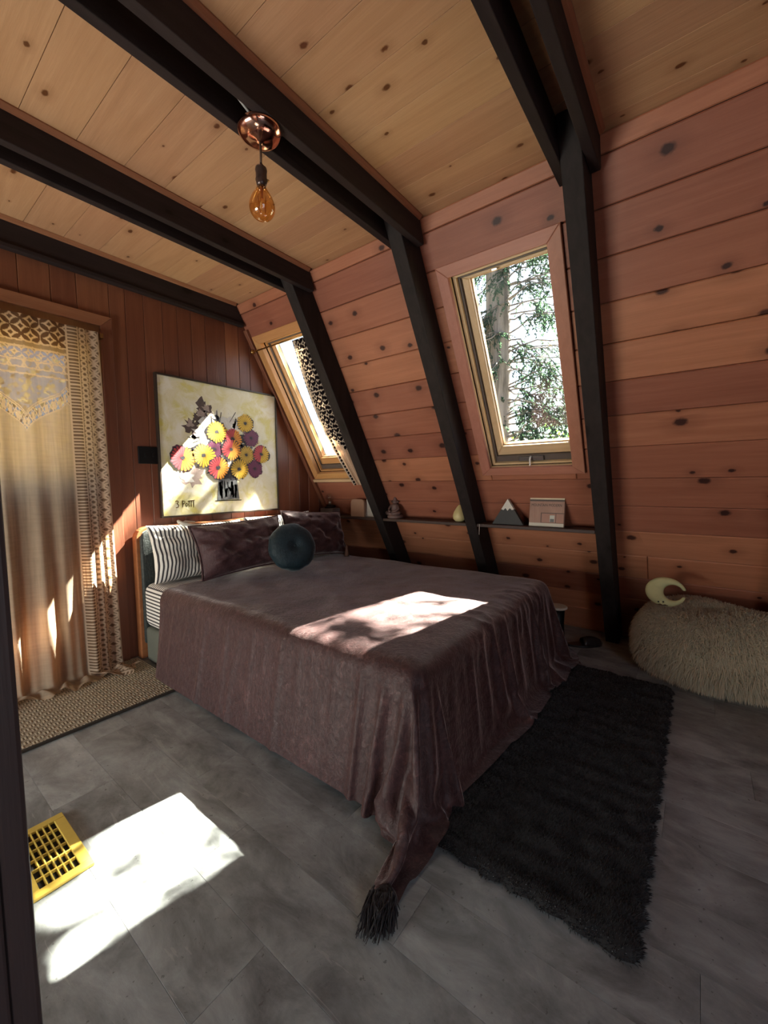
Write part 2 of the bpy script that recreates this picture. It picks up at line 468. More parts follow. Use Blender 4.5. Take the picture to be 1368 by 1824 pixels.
# sloped wall: cedar boards lying along the slope, the roof behind them with the two window openings left free
mb = MB()
rects = [(YF - .1, YB + .12, -0.05, S_TOP + .12)]
for w in WIN.values(): rects = subtract(rects, w)
for u0, u1, v0, v1 in rects:
    mb.slab(SP, YV, SU, SN, [(u0, v0), (u1, v0), (u1, v1), (u0, v1)], -.13, -.002)
wall_right = struct('wall_right', mb, DARKGAP, 'sloped wall of knotty reddish cedar boards with two windows', 'wall')
mb = MB()
for u0, u1, v0, v1 in rects:
    mb.slab(SP, YV, SU, SN, [(u0, v0), (u1, v0), (u1, v1), (u0, v1)], -.15, -.1305)
mb.build('roof_deck', ROOFING, wall_right)
seams = [0.0, 0.029, 0.221, 0.380, 0.562, 0.744, 0.925, 1.1025, 1.2837, 1.478, 1.6588, 1.8416, 2.0249, 2.2093, 2.3949, 2.5787, 2.7536, S_TOP]
for i, (a, b) in enumerate(zip(seams[:-1], seams[1:])):
    row = [(YF, 0.228, a, b), (0.228, YB, a, b)] if i == 4 else [(YF, YB, a, b)]
    for w in WIN.values(): row = subtract(row, (w[0] - .012, w[1] + .012, w[2] - .012, w[3] + .012))
    for u0, u1, v0, v1 in row:
        mb = MB(); g = .0012
        mb.slab(SP, YV, SU, SN, [(u0 + g, v0 + g), (u1 - g, v0 + g), (u1 - g, v1 - g), (u0 + g, v1 - g)], -.002, .016 - (.0035 if i == 12 else 0), .0045)
        mb.build('wall_board', CEDAR, wall_right)

# head wall: upright mahogany boards, their tops cut along the slope
DX0, DX1, DZ = 0.10, 0.955, 2.03                  # the door opening
def top_at(x): return min(ZC, (X0 - x) / K)
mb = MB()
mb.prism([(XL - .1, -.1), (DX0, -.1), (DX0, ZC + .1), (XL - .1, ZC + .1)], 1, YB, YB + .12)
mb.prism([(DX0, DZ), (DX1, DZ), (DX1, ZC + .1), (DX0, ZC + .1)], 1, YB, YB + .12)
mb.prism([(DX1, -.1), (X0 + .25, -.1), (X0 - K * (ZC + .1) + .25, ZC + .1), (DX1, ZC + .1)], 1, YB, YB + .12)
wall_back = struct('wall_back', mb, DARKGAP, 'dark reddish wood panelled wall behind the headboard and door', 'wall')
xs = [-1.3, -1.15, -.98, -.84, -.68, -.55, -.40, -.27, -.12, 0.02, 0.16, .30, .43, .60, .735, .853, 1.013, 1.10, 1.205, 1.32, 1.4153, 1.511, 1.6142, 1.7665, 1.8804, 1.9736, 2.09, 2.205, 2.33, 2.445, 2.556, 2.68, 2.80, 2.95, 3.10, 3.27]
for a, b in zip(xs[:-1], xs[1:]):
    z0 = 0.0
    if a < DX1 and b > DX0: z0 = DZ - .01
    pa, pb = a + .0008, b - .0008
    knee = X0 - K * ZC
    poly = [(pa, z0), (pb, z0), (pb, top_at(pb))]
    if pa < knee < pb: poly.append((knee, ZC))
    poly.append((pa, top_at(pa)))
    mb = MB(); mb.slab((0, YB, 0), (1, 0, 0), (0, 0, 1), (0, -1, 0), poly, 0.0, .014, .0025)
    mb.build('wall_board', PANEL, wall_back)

# walls that the photograph does not show: left and behind the camera, with openings added for the fill lamps
WY0, WY1, WZ0, WZ1 = 1.12, 2.76, .10, 1.02          # unseen opening added to let the left fill lamp in
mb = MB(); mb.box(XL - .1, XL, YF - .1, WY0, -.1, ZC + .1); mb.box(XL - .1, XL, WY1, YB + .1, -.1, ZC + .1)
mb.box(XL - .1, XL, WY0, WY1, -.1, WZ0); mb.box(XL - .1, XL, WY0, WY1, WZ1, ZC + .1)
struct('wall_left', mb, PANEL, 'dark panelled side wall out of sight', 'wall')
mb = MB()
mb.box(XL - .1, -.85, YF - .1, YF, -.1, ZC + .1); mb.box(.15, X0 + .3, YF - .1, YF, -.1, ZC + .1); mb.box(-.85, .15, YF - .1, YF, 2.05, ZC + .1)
struct('wall_front', mb, PANEL, 'dark panelled wall behind the camera with an opening added for fill light', 'wall')

w3 = empty('window_3', (XL, (WY0 + WY1) / 2, WZ0), 'low wide window added out of sight to frame the left fill lamp', 'window', kind='structure')  # window made up around the fill lamp's opening
for (a, b, c_, e) in ((WY0, WY1, WZ0, WZ0 + .04), (WY0, WY1, WZ1 - .04, WZ1), (WY0, WY0 + .04, WZ0 + .0402, WZ1 - .0402), (WY1 - .04, WY1, WZ0 + .0402, WZ1 - .0402)):
    mb = MB(); mb.box(XL - .095, XL - .02, a, b, c_, e); mb.build('frame_bar', PALE_Y, w3, bevel=.003)
mb = MB(); mb.box(XL - .060, XL - .056, WY0 + .0405, WY1 - .0405, WZ0 + .0405, WZ1 - .0405); mb.build('pane', PANE, w3)

# the partition whose dark end stands at the left edge of the frame
mb = MB(); mb.box(XL, .062, .515, .60, 0, ZC - .002)
part = tag(mb.build('trim_1', PANEL), 'dark wooden partition end standing at the left edge', 'partition', kind='structure')
mb = MB(); mb.box(.0625, .0845, .50, .615, 0, ZC - .003); mb.build('edge_board', POST_Z, part, bevel=.004)
mb = MB(); mb.box(-.10, .0620, .496, .5145, 0, ZC - .003); mb.build('casing_board', POST_Z, part, bevel=.003)

# rafters and the joist pairs that clasp them
ROFF = .173
RY = [2.0695, 1.2485, 0.427, -0.394, -1.215]
names_r = ['far rafter beside the curtained window', 'middle rafter between the two windows', 'near rafter at the right of the bright window', 'rafter out of sight beside the camera', 'rafter out of sight behind the camera']
names_j = ['nearest the panelled wall', 'above the pendant lamp', 'above the near rafter', 'out of sight overhead', 'out of sight behind the camera']
sl_x = lambda z, off: X0 - off * HY - K * z
for i, yc in enumerate(RY):
    mb = MB()
    zb, zt = 0.0, ZC - .001
    mb.prism([(sl_x(zb, ROFF), zb), (sl_x(zb, .0165), zb), (sl_x(zt, .0165), zt), (sl_x(zt, ROFF), zt)], 1, yc - .0395, yc + .0395)
    o = tag(mb.build('rafter', JOIST_Z, bevel=.004), 'dark stained sloping ' + names_r[i], 'rafter', 'rafters on the sloped wall', kind='structure')
    for sgn in (1, -1):
        ya, yb = sorted((yc + sgn * .0400, yc + sgn * .0775))
        mb = MB()
        mb.prism([(XL + .002, 2.32), (sl_x(2.32, .03) - .022, 2.32), (sl_x(2.335, .03) - .006, 2.332), (sl_x(2.36, .03), 2.36), (sl_x(zt, .018), zt), (XL + .002, zt)], 1, ya, yb)
        o = tag(mb.build('ceiling_joist', JOIST_X, bevel=.003), 'dark ceiling joist, %s of the pair %s' % ('wall side' if sgn > 0 else 'camera side', names_j[i]), 'joist', 'ceiling joists in pairs', kind='structure')
        # small moulding where the joist meets the boards
        yo = yb if sgn > 0 else ya
        mb = MB(); q = sgn * .019
        mb.prism([(yo + sgn * .0003, ZC - .0008), (yo + sgn * .0003, ZC - .021), (yo + q * .55, ZC - .017), (yo + q, ZC - .006), (yo + q, ZC - .0008)], 0, XL + .003, sl_x(ZC, .02))
        mb.build('moulding', TRIM_X, o)

# beam against the head wall, its lower moulding, and the strip down the corner
mb = MB(); mb.prism([(XL + .002, 2.315), (sl_x(2.315, .02), 2.315), (sl_x(2.443, .02), 2.443), (XL + .002, 2.443)], 1, 2.795, YB - .0145)
wb = tag(mb.build('wall_beam', JOIST_X, bevel=.003), 'dark beam running along the top of the panelled wall', 'beam', kind='structure')
mb = MB(); mb.box(XL + .003, sl_x(2.31, .035), 2.780, 2.8225, 2.290, 2.3145); mb.build('lower_strip', JOIST_X, wb, bevel=.004)
mb = MB(); mb.prism([(2.7945, 2.4435), (2.7945, 2.424), (2.784, 2.428), (2.776, 2.4435)], 0, XL + .003, sl_x(2.444, .02)); mb.build('moulding', TRIM_X, wb)
mb = MB(); mb.slab(SP, YV, SU, SN, [(2.786, .93), (2.8232, .93), (2.8232, 2.645), (2.786, 2.645)], .0165, .042)
t = tag(mb.build('trim_2', TRIM_Z, bevel=.003), 'narrow wood strip down the corner beside the curtained window', 'trim', kind='structure')

# ------------------------------------------------------------------ windows in the slope
def frame_ring(mb, y0, y1, s0, s1, w, t0, t1, mi_h=0, mi_v=1, c=.002, mitre=True):
    """four boards round the rectangle, outside size y0..y1, s0..s1; w: widths (y0 side, y1 side, s0 side, s1 side)"""
    a, b, d, e = w
    for poly, mi in (([(y0, s0), (y1, s0), (y1 - b, s0 + d), (y0 + a, s0 + d)], mi_h), ([(y0, s1), (y0 + a, s1 - e), (y1 - b, s1 - e), (y1, s1)], mi_h),
                     ([(y0, s0), (y0 + a, s0 + d), (y0 + a, s1 - e), (y0, s1)], mi_v), ([(y1, s0), (y1, s1), (y1 - b, s1 - e), (y1 - b, s0 + d)], mi_v)):
        mb.slab(SP, YV, SU, SN, poly, t0, t1, c, mi)

def make_window(n, y0, y1, s0, s1, H, V, jh, jv, label, far=1.0):
    w = empty('window_%d' % n, S((y0 + y1) / 2, s0, 0), label, 'window', kind='structure')
    # casing of four mitred boards
    cy0, cy1, cs0, cs1 = y0 - .065, min(y1 + .062, 2.7855), s0 - .050, s1 + .063
    a, b, d, e = y0 - cy0, cy1 - y1, s0 - cs0, cs1 - s1
    for poly, mat in (([(cy0, cs0), (cy1, cs0), (y1, s0), (y0, s0)], H), ([(cy0, cs1), (y0, s1), (y1, s1), (cy1, cs1)], H), ([(cy0, cs0), (y0, s0), (y0, s1), (cy0, cs1)], V), ([(cy1, cs0), (cy1, cs1), (y1, s1), (y1, s0)], V)):
        mb = MB(); mb.slab(SP, YV, SU, SN, poly, .0165, .038, .003); mb.build('casing_board', mat, w)
    # reveal
    mb = MB(); frame_ring(mb, y0 - .012, y1 + .012, s0 - .012, s1 + .012, (.012,) * 4, -.128, .0158, c=0); mb.build('jamb', [jh, jv], w)
    mb = MB(); frame_ring(mb, y0, y1, s0, s1, (.006, .020 * far, .012, .012), -.128, -.012, c=.002); mb.build('stop', [jh, jv], w)
    mb = MB(); frame_ring(mb, y0 + .006, y1 - .020 * far, s0 + .012, s1 - .012, (.004, .013 * far, .040, .010), -.128, -.034, c=.002); mb.build('weather_strip', BLACK_W, w)
    sash = MB(); frame_ring(sash, y0 + .010, y1 - .033 * far, s0 + .052, s1 - .022, (.012, .040 * far, .060, .016), -.118, -.050, c=.004)
    so = sash.build('sash', [jh, jv], w)
    gy0, gy1, gs0, gs1 = y0 + .022, y1 - .073 * far, s0 + .112, s1 - .038
    mb = MB(); mb.slab(SP, YV, SU, SN, [(gy0 - .004, gs0 - .004), (gy1 + .004, gs0 - .004), (gy1 + .004, gs1 + .004), (gy0 - .004, gs1 + .004)], -.088, -.084); mb.build('pane', PANE, so)
    mb = MB(); frame_ring(mb, gy0 - .001, gy1 + .001, gs0 - .001, gs1 + .001, (.006,) * 4, -.083, -.078, c=0); mb.build('glazing_bead', PALE_Z, so)
    return w

BLACK_W = plain('grey_weather_strip', (0.10, 0.08, 0.07), 0.6)
w2 = make_window(2, *WIN[2], ROSE_Y, ROSE_Z, PALE_Y, PALE_Z, 'bright roof window with rosy wood casing showing a tree outside')
w1 = make_window(1, *WIN[1], GOLD_Y, GOLD_Z, GOLD_Y, GOLD_Z, 'narrow roof window with golden casing and patterned curtain in the corner', far=.33)
# crank operator on the bright window's bottom rail
yc = .83
mb = MB(); mb.slab(SP, YV, SU, SN, [(yc - .075, 1.402), (yc + .075, 1.402), (yc + .075, 1.430), (yc - .075, 1.430)], -.0335, -.018, .003)
cr = mb.build('crank_housing', plain('dim_metal', (.16, .15, .15), .45, .6), w2)
mb = MB(); mb.tube([S(yc, 1.432, -.02), S(yc, 1.425, .004), S(yc + .001, 1.395, .012), S(yc + .002, 1.385, .014)], [.006, .006, .0045, .006]); mb.build('crank_handle', WHITE, cr, smooth=True)
mb = MB(); mb.slab(SP, YV, SU, SN, [(.845, 2.484), (.875, 2.484), (.875, 2.496), (.845, 2.496)], -.0335, -.026, .002); mb.build('lock_plate', STEEL, w2)
# the wooden stool strip under the corner window
mb = MB(); mb.slab(SP, YV, SU, SN, [(2.118, 1.305), (2.785, 1.305), (2.785, 1.330), (2.118, 1.330)], .0165, .050, .003); mb.build('sill_strip', PALE_Y, w1)

# ------------------------------------------------------------------ door in the head wall
d1 = empty('door_1', ((DX0 + DX1) / 2, YB, 0), 'glazed exterior door behind the lace curtain', 'door', kind='structure')
mb = MB(); mb.prism([(DX1, 0), (DX1 + .061, 0), (DX1 + .061, DZ + .06), (DX1, DZ)], 1, YB - .036, YB - .0145); mb.build('casing_board', TRIM_Z, d1, bevel=.002)
mb = MB(); mb.prism([(DX0, 0), (DX0, DZ), (DX0 - .061, DZ + .06), (DX0 - .061, 0)], 1, YB - .036, YB - .0145); mb.build('casing_board', TRIM_Z, d1, bevel=.002)
mb = MB(); mb.prism([(DX0, DZ), (DX1, DZ), (DX1 + .061, DZ + .06), (DX0 - .061, DZ + .06)], 1, YB - .036, YB - .0145); mb.build('casing_board', TRIM_X, d1, bevel=.002)
mb = MB(); mb.box(DX1 - .018, DX1 - .0005, YB - .016, YB + .118, 0, DZ - .001); mb.box(DX0 + .0005, DX0 + .018, YB - .016, YB + .118, 0, DZ - .001); mb.box(DX0 + .018, DX1 - .018, YB - .016, YB + .118, DZ - .050, DZ - .001)
mb.build('jamb', wood('door_jamb', (.26, .12, .05), (.36, .18, .08), (.1, .05, .02), along=2, across=0, knots=0, tint=.03, rough=.4), d1)
slab_ = empty('door_slab', (.5, YB + .06, 0)); slab_.parent = d1; slab_.matrix_parent_inverse = world_of(d1).inverted()
DOORW = wood('door_wood', (.20, .085, .038), (.30, .14, .065), (.08, .03, .02), along=2, across=0, knots=0, tint=.03, rough=.4)
fy0, fy1 = YB + .05, YB + .09
GX0, GX1, GZ0, GZ1 = .225, .805, 1.10, 1.845
for nm, (a, b, c_, e) in dict(stile=(DX0 + .02, GX0, .004, DZ - .052), stile2=(GX1, DX1 - .02, .004, DZ - .052), rail=(GX0, GX1, GZ1, DZ - .052), panel=(GX0, GX1, .004, GZ0)).items():
    mb = MB(); mb.box(a + .0005, b - .0005, fy0, fy1, c_, e); mb.build(nm.rstrip('2'), DOORW, slab_, bevel=.003)
mb = MB(); mb.box(GX0 + .001, GX1 - .001, YB + .068, YB + .073, GZ0 + .001, GZ1 - .001); mb.build('pane', PANE, slab_)
mb = MB(); mb.lathe([(.0, .0), (.027, 0), (.027, .006), (.012, .010), (.012, .03), (.024, .036), (.027, .05), (.018, .06), (0, .062)], (DX1 - .075, fy0 - .001, .98), 18, axis=(0, -1, 0)); mb.build('door_knob', BRASS, slab_, smooth=True)
mb = MB(); mb.box(DX0, DX1, YB - .014, YB + .12, -.02, .012); mb.build('threshold', JOIST_X, d1, bevel=.003)
# small latch on the jamb beside the curtain
mb = MB(); mb.box(.934, .952, YB - .046, YB - .0365, .865, .895); mb.tube([(.944, YB - .046, .893), (.944, YB - .062, .890), (.944, YB - .064, .872), (.944, YB - .052, .868)], .0028); mb.build('latch_hook', BRASS, d1, smooth=True)

# ------------------------------------------------------------------ bed
bed = empty('bed', (1.80, 1.75, 0), 'low bed with a wood-rimmed charcoal velvet headboard and grey fabric base', 'bed')
BASE = plain('grey_green_fabric', (0.105, 0.108, 0.085), 0.9)
mb = MB(); mb.box(1.075, 2.52, .74, 2.715, 0.0, .215); mb.build('bed_base', BASE, bed, bevel=.02, seg=3, smooth=True)
def head_outline(x0, x1, z0, z1, r, n=6):
    p = [(x0, z0), (x1, z0)]
    for k in range(n + 1):
        a = math.pi / 2 * k / n; p.append((x1 - r + r * math.cos(a), z1 - r + r * math.sin(a)))
    for k in range(n + 1):
        a = math.pi / 2 + math.pi / 2 * k / n; p.append((x0 + r + r * math.cos(a), z1 - r + r * math.sin(a)))
    return p
mb = MB(); mb.prism(head_outline(1.062, 2.538, .0, .835, .075), 1, 2.755, 2.812); mb.build('headboard_rim', wood('rim_wood', (.30, .10, .04), (.42, .17, .07), (.1, .03, .02), along=0, across=2, knots=0, tint=.02, rough=.35), bed, bevel=.005)
mb = MB(); mb.prism(head_outline(1.078, 2.522, .1, .822, .066), 1, 2.722, 2.7545); mb.build('headboard_panel', VELVET_G, bed, bevel=.014, seg=3, smooth=True)

mat_ = MB(); mat_.box(1.068, 2.532, .70, 2.716, .2155, .4925)
mattress = tag(mat_.build('mattress', STRIPE_Z, bevel=.055, seg=4, smooth=True), 'mattress in a black and cream striped fitted sheet', 'mattress')

# bedspread: a rectangle of velvet dropped over the mattress by Blender's own cloth solver, then frozen
def drape():
    trash = []
    def sim_obj(name, me):
        o = bpy.data.objects.new(name, me); col.objects.link(o); trash.append(o); return o
    def hull(lo, hi, z0, z1, r, upright):
        bm = bmesh.new(); bmesh.ops.create_cube(bm, size=1)
        for w in bm.verts:
            q = lo if w.co.z < 0 else hi
            w.co.x = q[0] if w.co.x < 0 else q[1]; w.co.y = q[2] if w.co.y < 0 else q[3]; w.co.z = z0 if w.co.z < 0 else z1
        ed = [e for e in bm.edges if not upright or abs(e.verts[0].co.z - e.verts[1].co.z) > .1]
        bmesh.ops.bevel(bm, geom=ed, offset=r, segments=4, affect='EDGES', profile=.5)
        me = bpy.data.meshes.new('drape_body'); bm.to_mesh(me); bm.free(); return sim_obj('drape_body', me)
    a_ = hull((1.06, 2.54, .69, 2.70), (1.06, 2.54, .69, 2.70), -.2, .49, .06, False)
    b_ = hull((.955, 2.52, .60, 2.45), (1.06, 2.52, .69, 2.45), -.2, .40, .08, True)
    c_ = hull((1.0, 2.55, .07, .625), (1.0, 2.55, .07, .625), -.05, .026, .02, False)
    me = bpy.data.meshes.new('drape_floor'); me.from_pydata([(-1, -1, 0), (4, -1, 0), (4, 4, 0), (-1, 4, 0)], [], [(0, 1, 2, 3)]); f_ = sim_obj('drape_floor', me)
    for o in (a_, f_, b_, c_):
        o.modifiers.new('body', 'COLLISION'); o.collision.thickness_outer = .006; o.collision.cloth_friction = 15
    x0, x1, y0, y1 = .605, 2.92, .245, 2.43
    nx, ny = 105, 99
    rr = random.Random(3); V = []
    for j in range(ny + 1):
        for i in range(nx + 1):
            V.append((x0 + (x1 - x0) * i / nx, y0 + (y1 - y0) * j / ny, .5 + .004 * math.sin(i * 1.1) * (1 if j < 25 else 0) + rr.random() * .002))
    F = [(j * (nx + 1) + i, j * (nx + 1) + i + 1, (j + 1) * (nx + 1) + i + 1, (j + 1) * (nx + 1) + i) for j in range(ny) for i in range(nx)]
    me = bpy.data.meshes.new('drape_cloth'); me.from_pydata(V, [], F); me.update(); cl = sim_obj('drape_cloth', me)
    pin = cl.vertex_groups.new(name='pin'); shr = cl.vertex_groups.new(name='full'); tip = []
    for k, (x, y, z) in enumerate(V):
        w = 1.2 < x < 2.40 and y > .86
        if x < x0 + .05 and y < y0 + .05: w = True; tip.append(k)
        if w: pin.add([k], 1, 'REPLACE')
        s = max(max(0, min(1, (.85 - y) / .2)) * max(0, min(1, (x - 1.15) / .5)), .18 * max(0, min(1, (1.15 - x) / .2)))
        shr.add([k], 1 - s, 'REPLACE')
    e = empty('drape_pull', (x0 + .025, y0 + .025, .5)); trash.append(e)
    for f, l in ((1, (x0 + .025, y0 + .025, .5)), (25, (.84, .45, .25)), (38, (.77, .60, .03)), (90, (.77, .60, .02))):
        e.location = l; e.keyframe_insert('location', frame=f)
    h = cl.modifiers.new('pull', 'HOOK'); h.object = e; h.vertex_indices_set(tip); h.center = (x0 + .025, y0 + .025, .5); h.matrix_inverse = Matrix.Translation((-(x0 + .025), -(y0 + .025), -.5))
    md = cl.modifiers.new('cloth', 'CLOTH'); s = md.settings
    s.quality = 5; s.mass = .35; s.air_damping = 2.0
    s.tension_stiffness = s.compression_stiffness = 20; s.shear_stiffness = 4; s.bending_stiffness = .15
    s.tension_damping = s.compression_damping = 10; s.shear_damping = 5; s.bending_damping = .6
    s.vertex_group_mass = 'pin'; s.pin_stiffness = 1; s.vertex_group_shrink = 'full'; s.shrink_min = -.16; s.shrink_max = 0
    c = md.collision_settings; c.collision_quality = 3; c.distance_min = .006; c.use_self_collision = True; c.self_distance_min = .005; c.friction = 8
    md.point_cache.frame_end = 70
    for f in range(1, 71): scene.frame_set(f)
    ev = cl.evaluated_get(bpy.context.evaluated_depsgraph_get()).data
    co = np.empty(len(V) * 3, np.float32); ev.vertices.foreach_get('co', co)
    for o in trash:
        d = o.data; ad = o.animation_data.action if o.animation_data else None
        bpy.data.objects.remove(o)
        if d is not None: bpy.data.meshes.remove(d)
        if ad is not None: bpy.data.actions.remove(ad)
    scene.frame_set(1)
    return co.reshape(ny + 1, nx + 1, 3).astype(float)
cloth = drape()
rng = np.random.default_rng(4)
def soft_noise(shape, k, seed):
    r = np.random.default_rng(seed).normal(size=(shape[0] // k + 3, shape[1] // k + 3))
    yy = np.arange(shape[0]) / k; xx = np.arange(shape[1]) / k
    y0, x0 = yy.astype(int), xx.astype(int); fy, fx = (yy - y0)[:, None], (xx - x0)[None, :]
    fy, fx = fy * fy * (3 - 2 * fy), fx * fx * (3 - 2 * fx)
    g = lambda a, b: r[np.ix_(y0 + a, x0 + b)]
    return (g(0, 0) * (1 - fy) + g(1, 0) * fy) * (1 - fx) + (g(0, 1) * (1 - fy) + g(1, 1) * fy) * fx
top = np.clip((cloth[:, :, 2] - .45) / .05, 0, 1)
cloth[:, :, 2] += (soft_noise(cloth.shape[:2], 7, 1) * .0035 + soft_noise(cloth.shape[:2], 3, 2) * .0016 + .003) * top
spread = grid_obj('bedspread', cloth, VELVET, sub=1)
tag(spread, 'mauve crushed velvet bedspread draped to the floor over the bed', 'bedspread')
# dark tassel at the trailing corner
mb = MB(); random.seed(8)
cx, cy = .775, .605
for k in range(230):
    a = random.uniform(2.7, 5.0); L = random.uniform(.035, .085); w = random.uniform(-.034, .034)
    p = Vector((cx - .01 + math.cos(a + 1.57) * w, cy + math.sin(a + 1.57) * w, random.uniform(.02, .055)))
    d = Vector((math.cos(a) * .75 - .25, math.sin(a) * .55 - .05, 0))
    mb.tube([p, p + d * L * .5 + Vector((0, 0, -.006)), Vector((p.x + d.x * L, p.y + d.y * L, random.uniform(.003, .012)))], [.0024, .0021, .001], 4)
mb.lathe([(0.0, .055), (.018, .05), (.030, .035), (.034, .02), (.03, .004), (0, .002)], (cx, cy, .0), 14)
mb.build('tassel', velvet('tassel_velvet', (.006, .004, .005), (.018, .009, .010), sheen=.15), spread, smooth=True)['label'] = 'black tassel at the trailing corner'

# ------------------------------------------------------------------ pillows
def pillow(name, w, h, t, M4, mat, label, cat='pillow', group=None, n=41, seed=0, wr=1.0, piping=None, pinch=.07):
    u = np.linspace(-1, 1, n); U, V = np.meshgrid(u, u, indexing='ij')
    def side(sg):
        X = U * (1 - pinch * (1 - V ** 2)) * w / 2; Y = V * (1 - pinch * (1 - U ** 2)) * h / 2
        T = np.clip((1 - np.abs(U) ** 3.2), 0, 1) ** .55 * np.clip((1 - np.abs(V) ** 3.2), 0, 1) ** .55
        nz = soft_noise(U.shape, 6, seed + (sg > 0)) * .010 + soft_noise(U.shape, 3, seed + 7 + (sg > 0)) * .005
        Z = sg * (T * t / 2 + nz * wr * T ** .5)
        return np.stack([X, Y, Z], -1)
    a, b = side(1), side(-1)
    P = np.concatenate([a, b[::-1]], 0)
    uv = np.concatenate([np.stack([(U + 1) / 2, (V + 1) / 2], -1), np.stack([(U[::-1] + 1) / 2, (V[::-1] + 1) / 2], -1)], 0)
    P = P @ np.array(M4.to_3x3().transposed()) + np.array(M4.translation)
    # two sheets joined round the seam
    me_ = grid_obj(name, P, mat, uv=uv)
    bm = bmesh.new(); bm.from_mesh(me_.data); bmesh.ops.remove_doubles(bm, verts=bm.verts, dist=.0006)
    bmesh.ops.recalc_face_normals(bm, faces=bm.faces); bm.to_mesh(me_.data); bm.free()
    s = me_.modifiers.new('smooth', 'SUBSURF'); s.levels = s.render_levels = 1
    tag(me_, label, cat, group)
    if piping:
        e = np.concatenate([a[:, 0], a[-1, 1:], a[::-1, -1][1:], a[0, ::-1][1:-1]], 0)
        e = e @ np.array(M4.to_3x3().transposed()) + np.array(M4.translation)
        mb = MB(); mb.tube(list(map(tuple, e)) + [tuple(e[0])], .005, 6, cap=False); mb.build('piping', piping, me_, smooth=True)
    return me_
def pose(c, lean, yaw, roll=0.0):
    """stand a pillow up: its face turned to -y, leaning back by lean, turned by yaw about z"""
    return Matrix.Translation(c) @ Matrix.Rotation(yaw, 4, 'Z') @ Matrix.Rotation(math.radians(90) - lean, 4, 'X') @ Matrix.Rotation(roll, 4, 'Z')
R_ = math.radians
CREAM = plain('cream_cotton', (.62, .57, .48), .9)
p = pillow('pillow', .66, .37, .15, pose((1.405, 2.612, .672), R_(16), R_(0), R_(-1)), STRIPE_UV, 'striped pillow standing at the left end of the headboard', group='striped pillows', seed=3)
# the cream tie at its upper corner
mb = MB(); mb.tube([(1.26, 2.60, .85), (1.235, 2.56, .872), (1.25, 2.53, .855), (1.30, 2.52, .845), (1.36, 2.52, .842)], [.006, .010, .012, .009, .004], 8); mb.tube([(1.25, 2.55, .858), (1.27, 2.545, .868), (1.33, 2.54, .862)], [.008, .007, .003], 8); mb.build('tie', CREAM, p, smooth=True)
pillow('pillow', .66, .37, .15, pose((2.085, 2.618, .682), R_(15), R_(0), R_(1)), STRIPE_UV, 'striped pillow mostly hidden behind the mauve pillows', group='striped pillows', seed=13)
pillow('pillow', .66, .345, .15, pose((1.575, 2.385, .695), R_(22), R_(-2), R_(2)), VELVET_P, 'long mauve velvet pillow leaning in front of the left striped pillow', seed=21, wr=1.4, piping=VELVET_P)
pillow('pillow', .60, .365, .15, pose((2.255, 2.420, .700), R_(18), R_(-3), R_(-4)), VELVET_P, 'mauve velvet pillow by the sloped wall behind the round cushion', seed=33, wr=1.4, piping=VELVET_P)
# round cushion
def round_cushion(c, r, t, M3, mat, label):
    n, m = 22, 48
    P = np.zeros((n, m, 3))
    for i in range(n):
        a = math.pi * i / (n - 1)
        rr = r * max(math.sin(a), 1e-4) ** .62; z = t / 2 * math.copysign(abs(math.cos(a)) ** .85, math.cos(a))
        for k in range(m):
            b = 2 * math.pi * k / m
            w = 1 + .018 * math.sin(b * 9 + i * .3) * math.sin(a) + .01 * math.sin(b * 17)
            dim = 1 - .35 * math.exp(-(rr / r / .12) ** 2)
            P[i, k] = (rr * w * math.cos(b), rr * w * math.sin(b), z * dim)
    P = P @ np.array(M3.to_3x3().transposed()) + np.array(c)
    o = grid_obj('cushion', P, mat, wrap=True, sub=1)
    tag(o, label, 'cushion')
    mb = MB(); ax = M3.to_3x3() @ Vector((0, 0, 1)); mb.lathe([(0, .006), (.010, .004), (.014, 0), (.010, -.004)], Vector(c) + ax * (t / 2 * .66), 12, axis=ax); mb.build('button', mat, o, smooth=True)
round_cushion((1.795, 2.160, .672), .163, .140, pose((0, 0, 0), R_(20), R_(-16)), VELVET_T, 'round dark teal velvet cushion in front of the pillows')

# ------------------------------------------------------------------ painting and wall plate
pt = empty('painting', (1.72, YB - .02, .88), 'large framed painting of zinnias in a grey vase above the bed', 'painting')
PX0, PX1, PZ0, PZ1 = 1.243, 2.197, .879, 1.825
FR = plain('dark_bronze_frame', (.055, .040, .030), .35, .4)
for (a, b, c_, e) in ((PX0, PX1, PZ0, PZ0 + .012), (PX0, PX1, PZ1 - .012, PZ1), (PX0, PX0 + .012, PZ0 + .0121, PZ1 - .0121), (PX1 - .012, PX1, PZ0 + .0121, PZ1 - .0121)):
    mb = MB(); mb.box(a, b, 2.793, 2.8235, c_, e); mb.build('frame_bar', FR, pt, bevel=.002)
def canvas_mat():
    m = NT('painted_canvas'); x, y, z = m.xyz(m.obj())
    v = m.comb(x, 0.0, z)
    a = m.noise(v, 3.6, 5.0, .6, .8); b = m.noise(v, 9.0, 5.0, .65, 1.0); c = m.noise(v, 60.0, 3.0, .6)
    base = m.ramp(a, [(.30, (.76, .71, .54)), (.50, (.72, .67, .47)), (.60, (.66, .60, .24)), (.72, (.70, .62, .14))])
    base = m.mix(m.ramp(b, [(.46, (0, 0, 0)), (.66, (1, 1, 1))]), base, (.80, .77, .66))
    base = m.mix(m.math('MULTIPLY', m.math('GREATER_THAN', c, .66), .25), base, (.32, .28, .20))
    m.p(color=base, rough=.55, normal=m.bump(m.math('ADD', b, m.math('MULTIPLY', c, .4)), .35, .003))
    return m.m
mb = MB(); mb.box(PX0 + .0122, PX1 - .0122, 2.803, 2.822, PZ0 + .0122, PZ1 - .0122)
canvas = mb.build('canvas', canvas_mat(), pt)
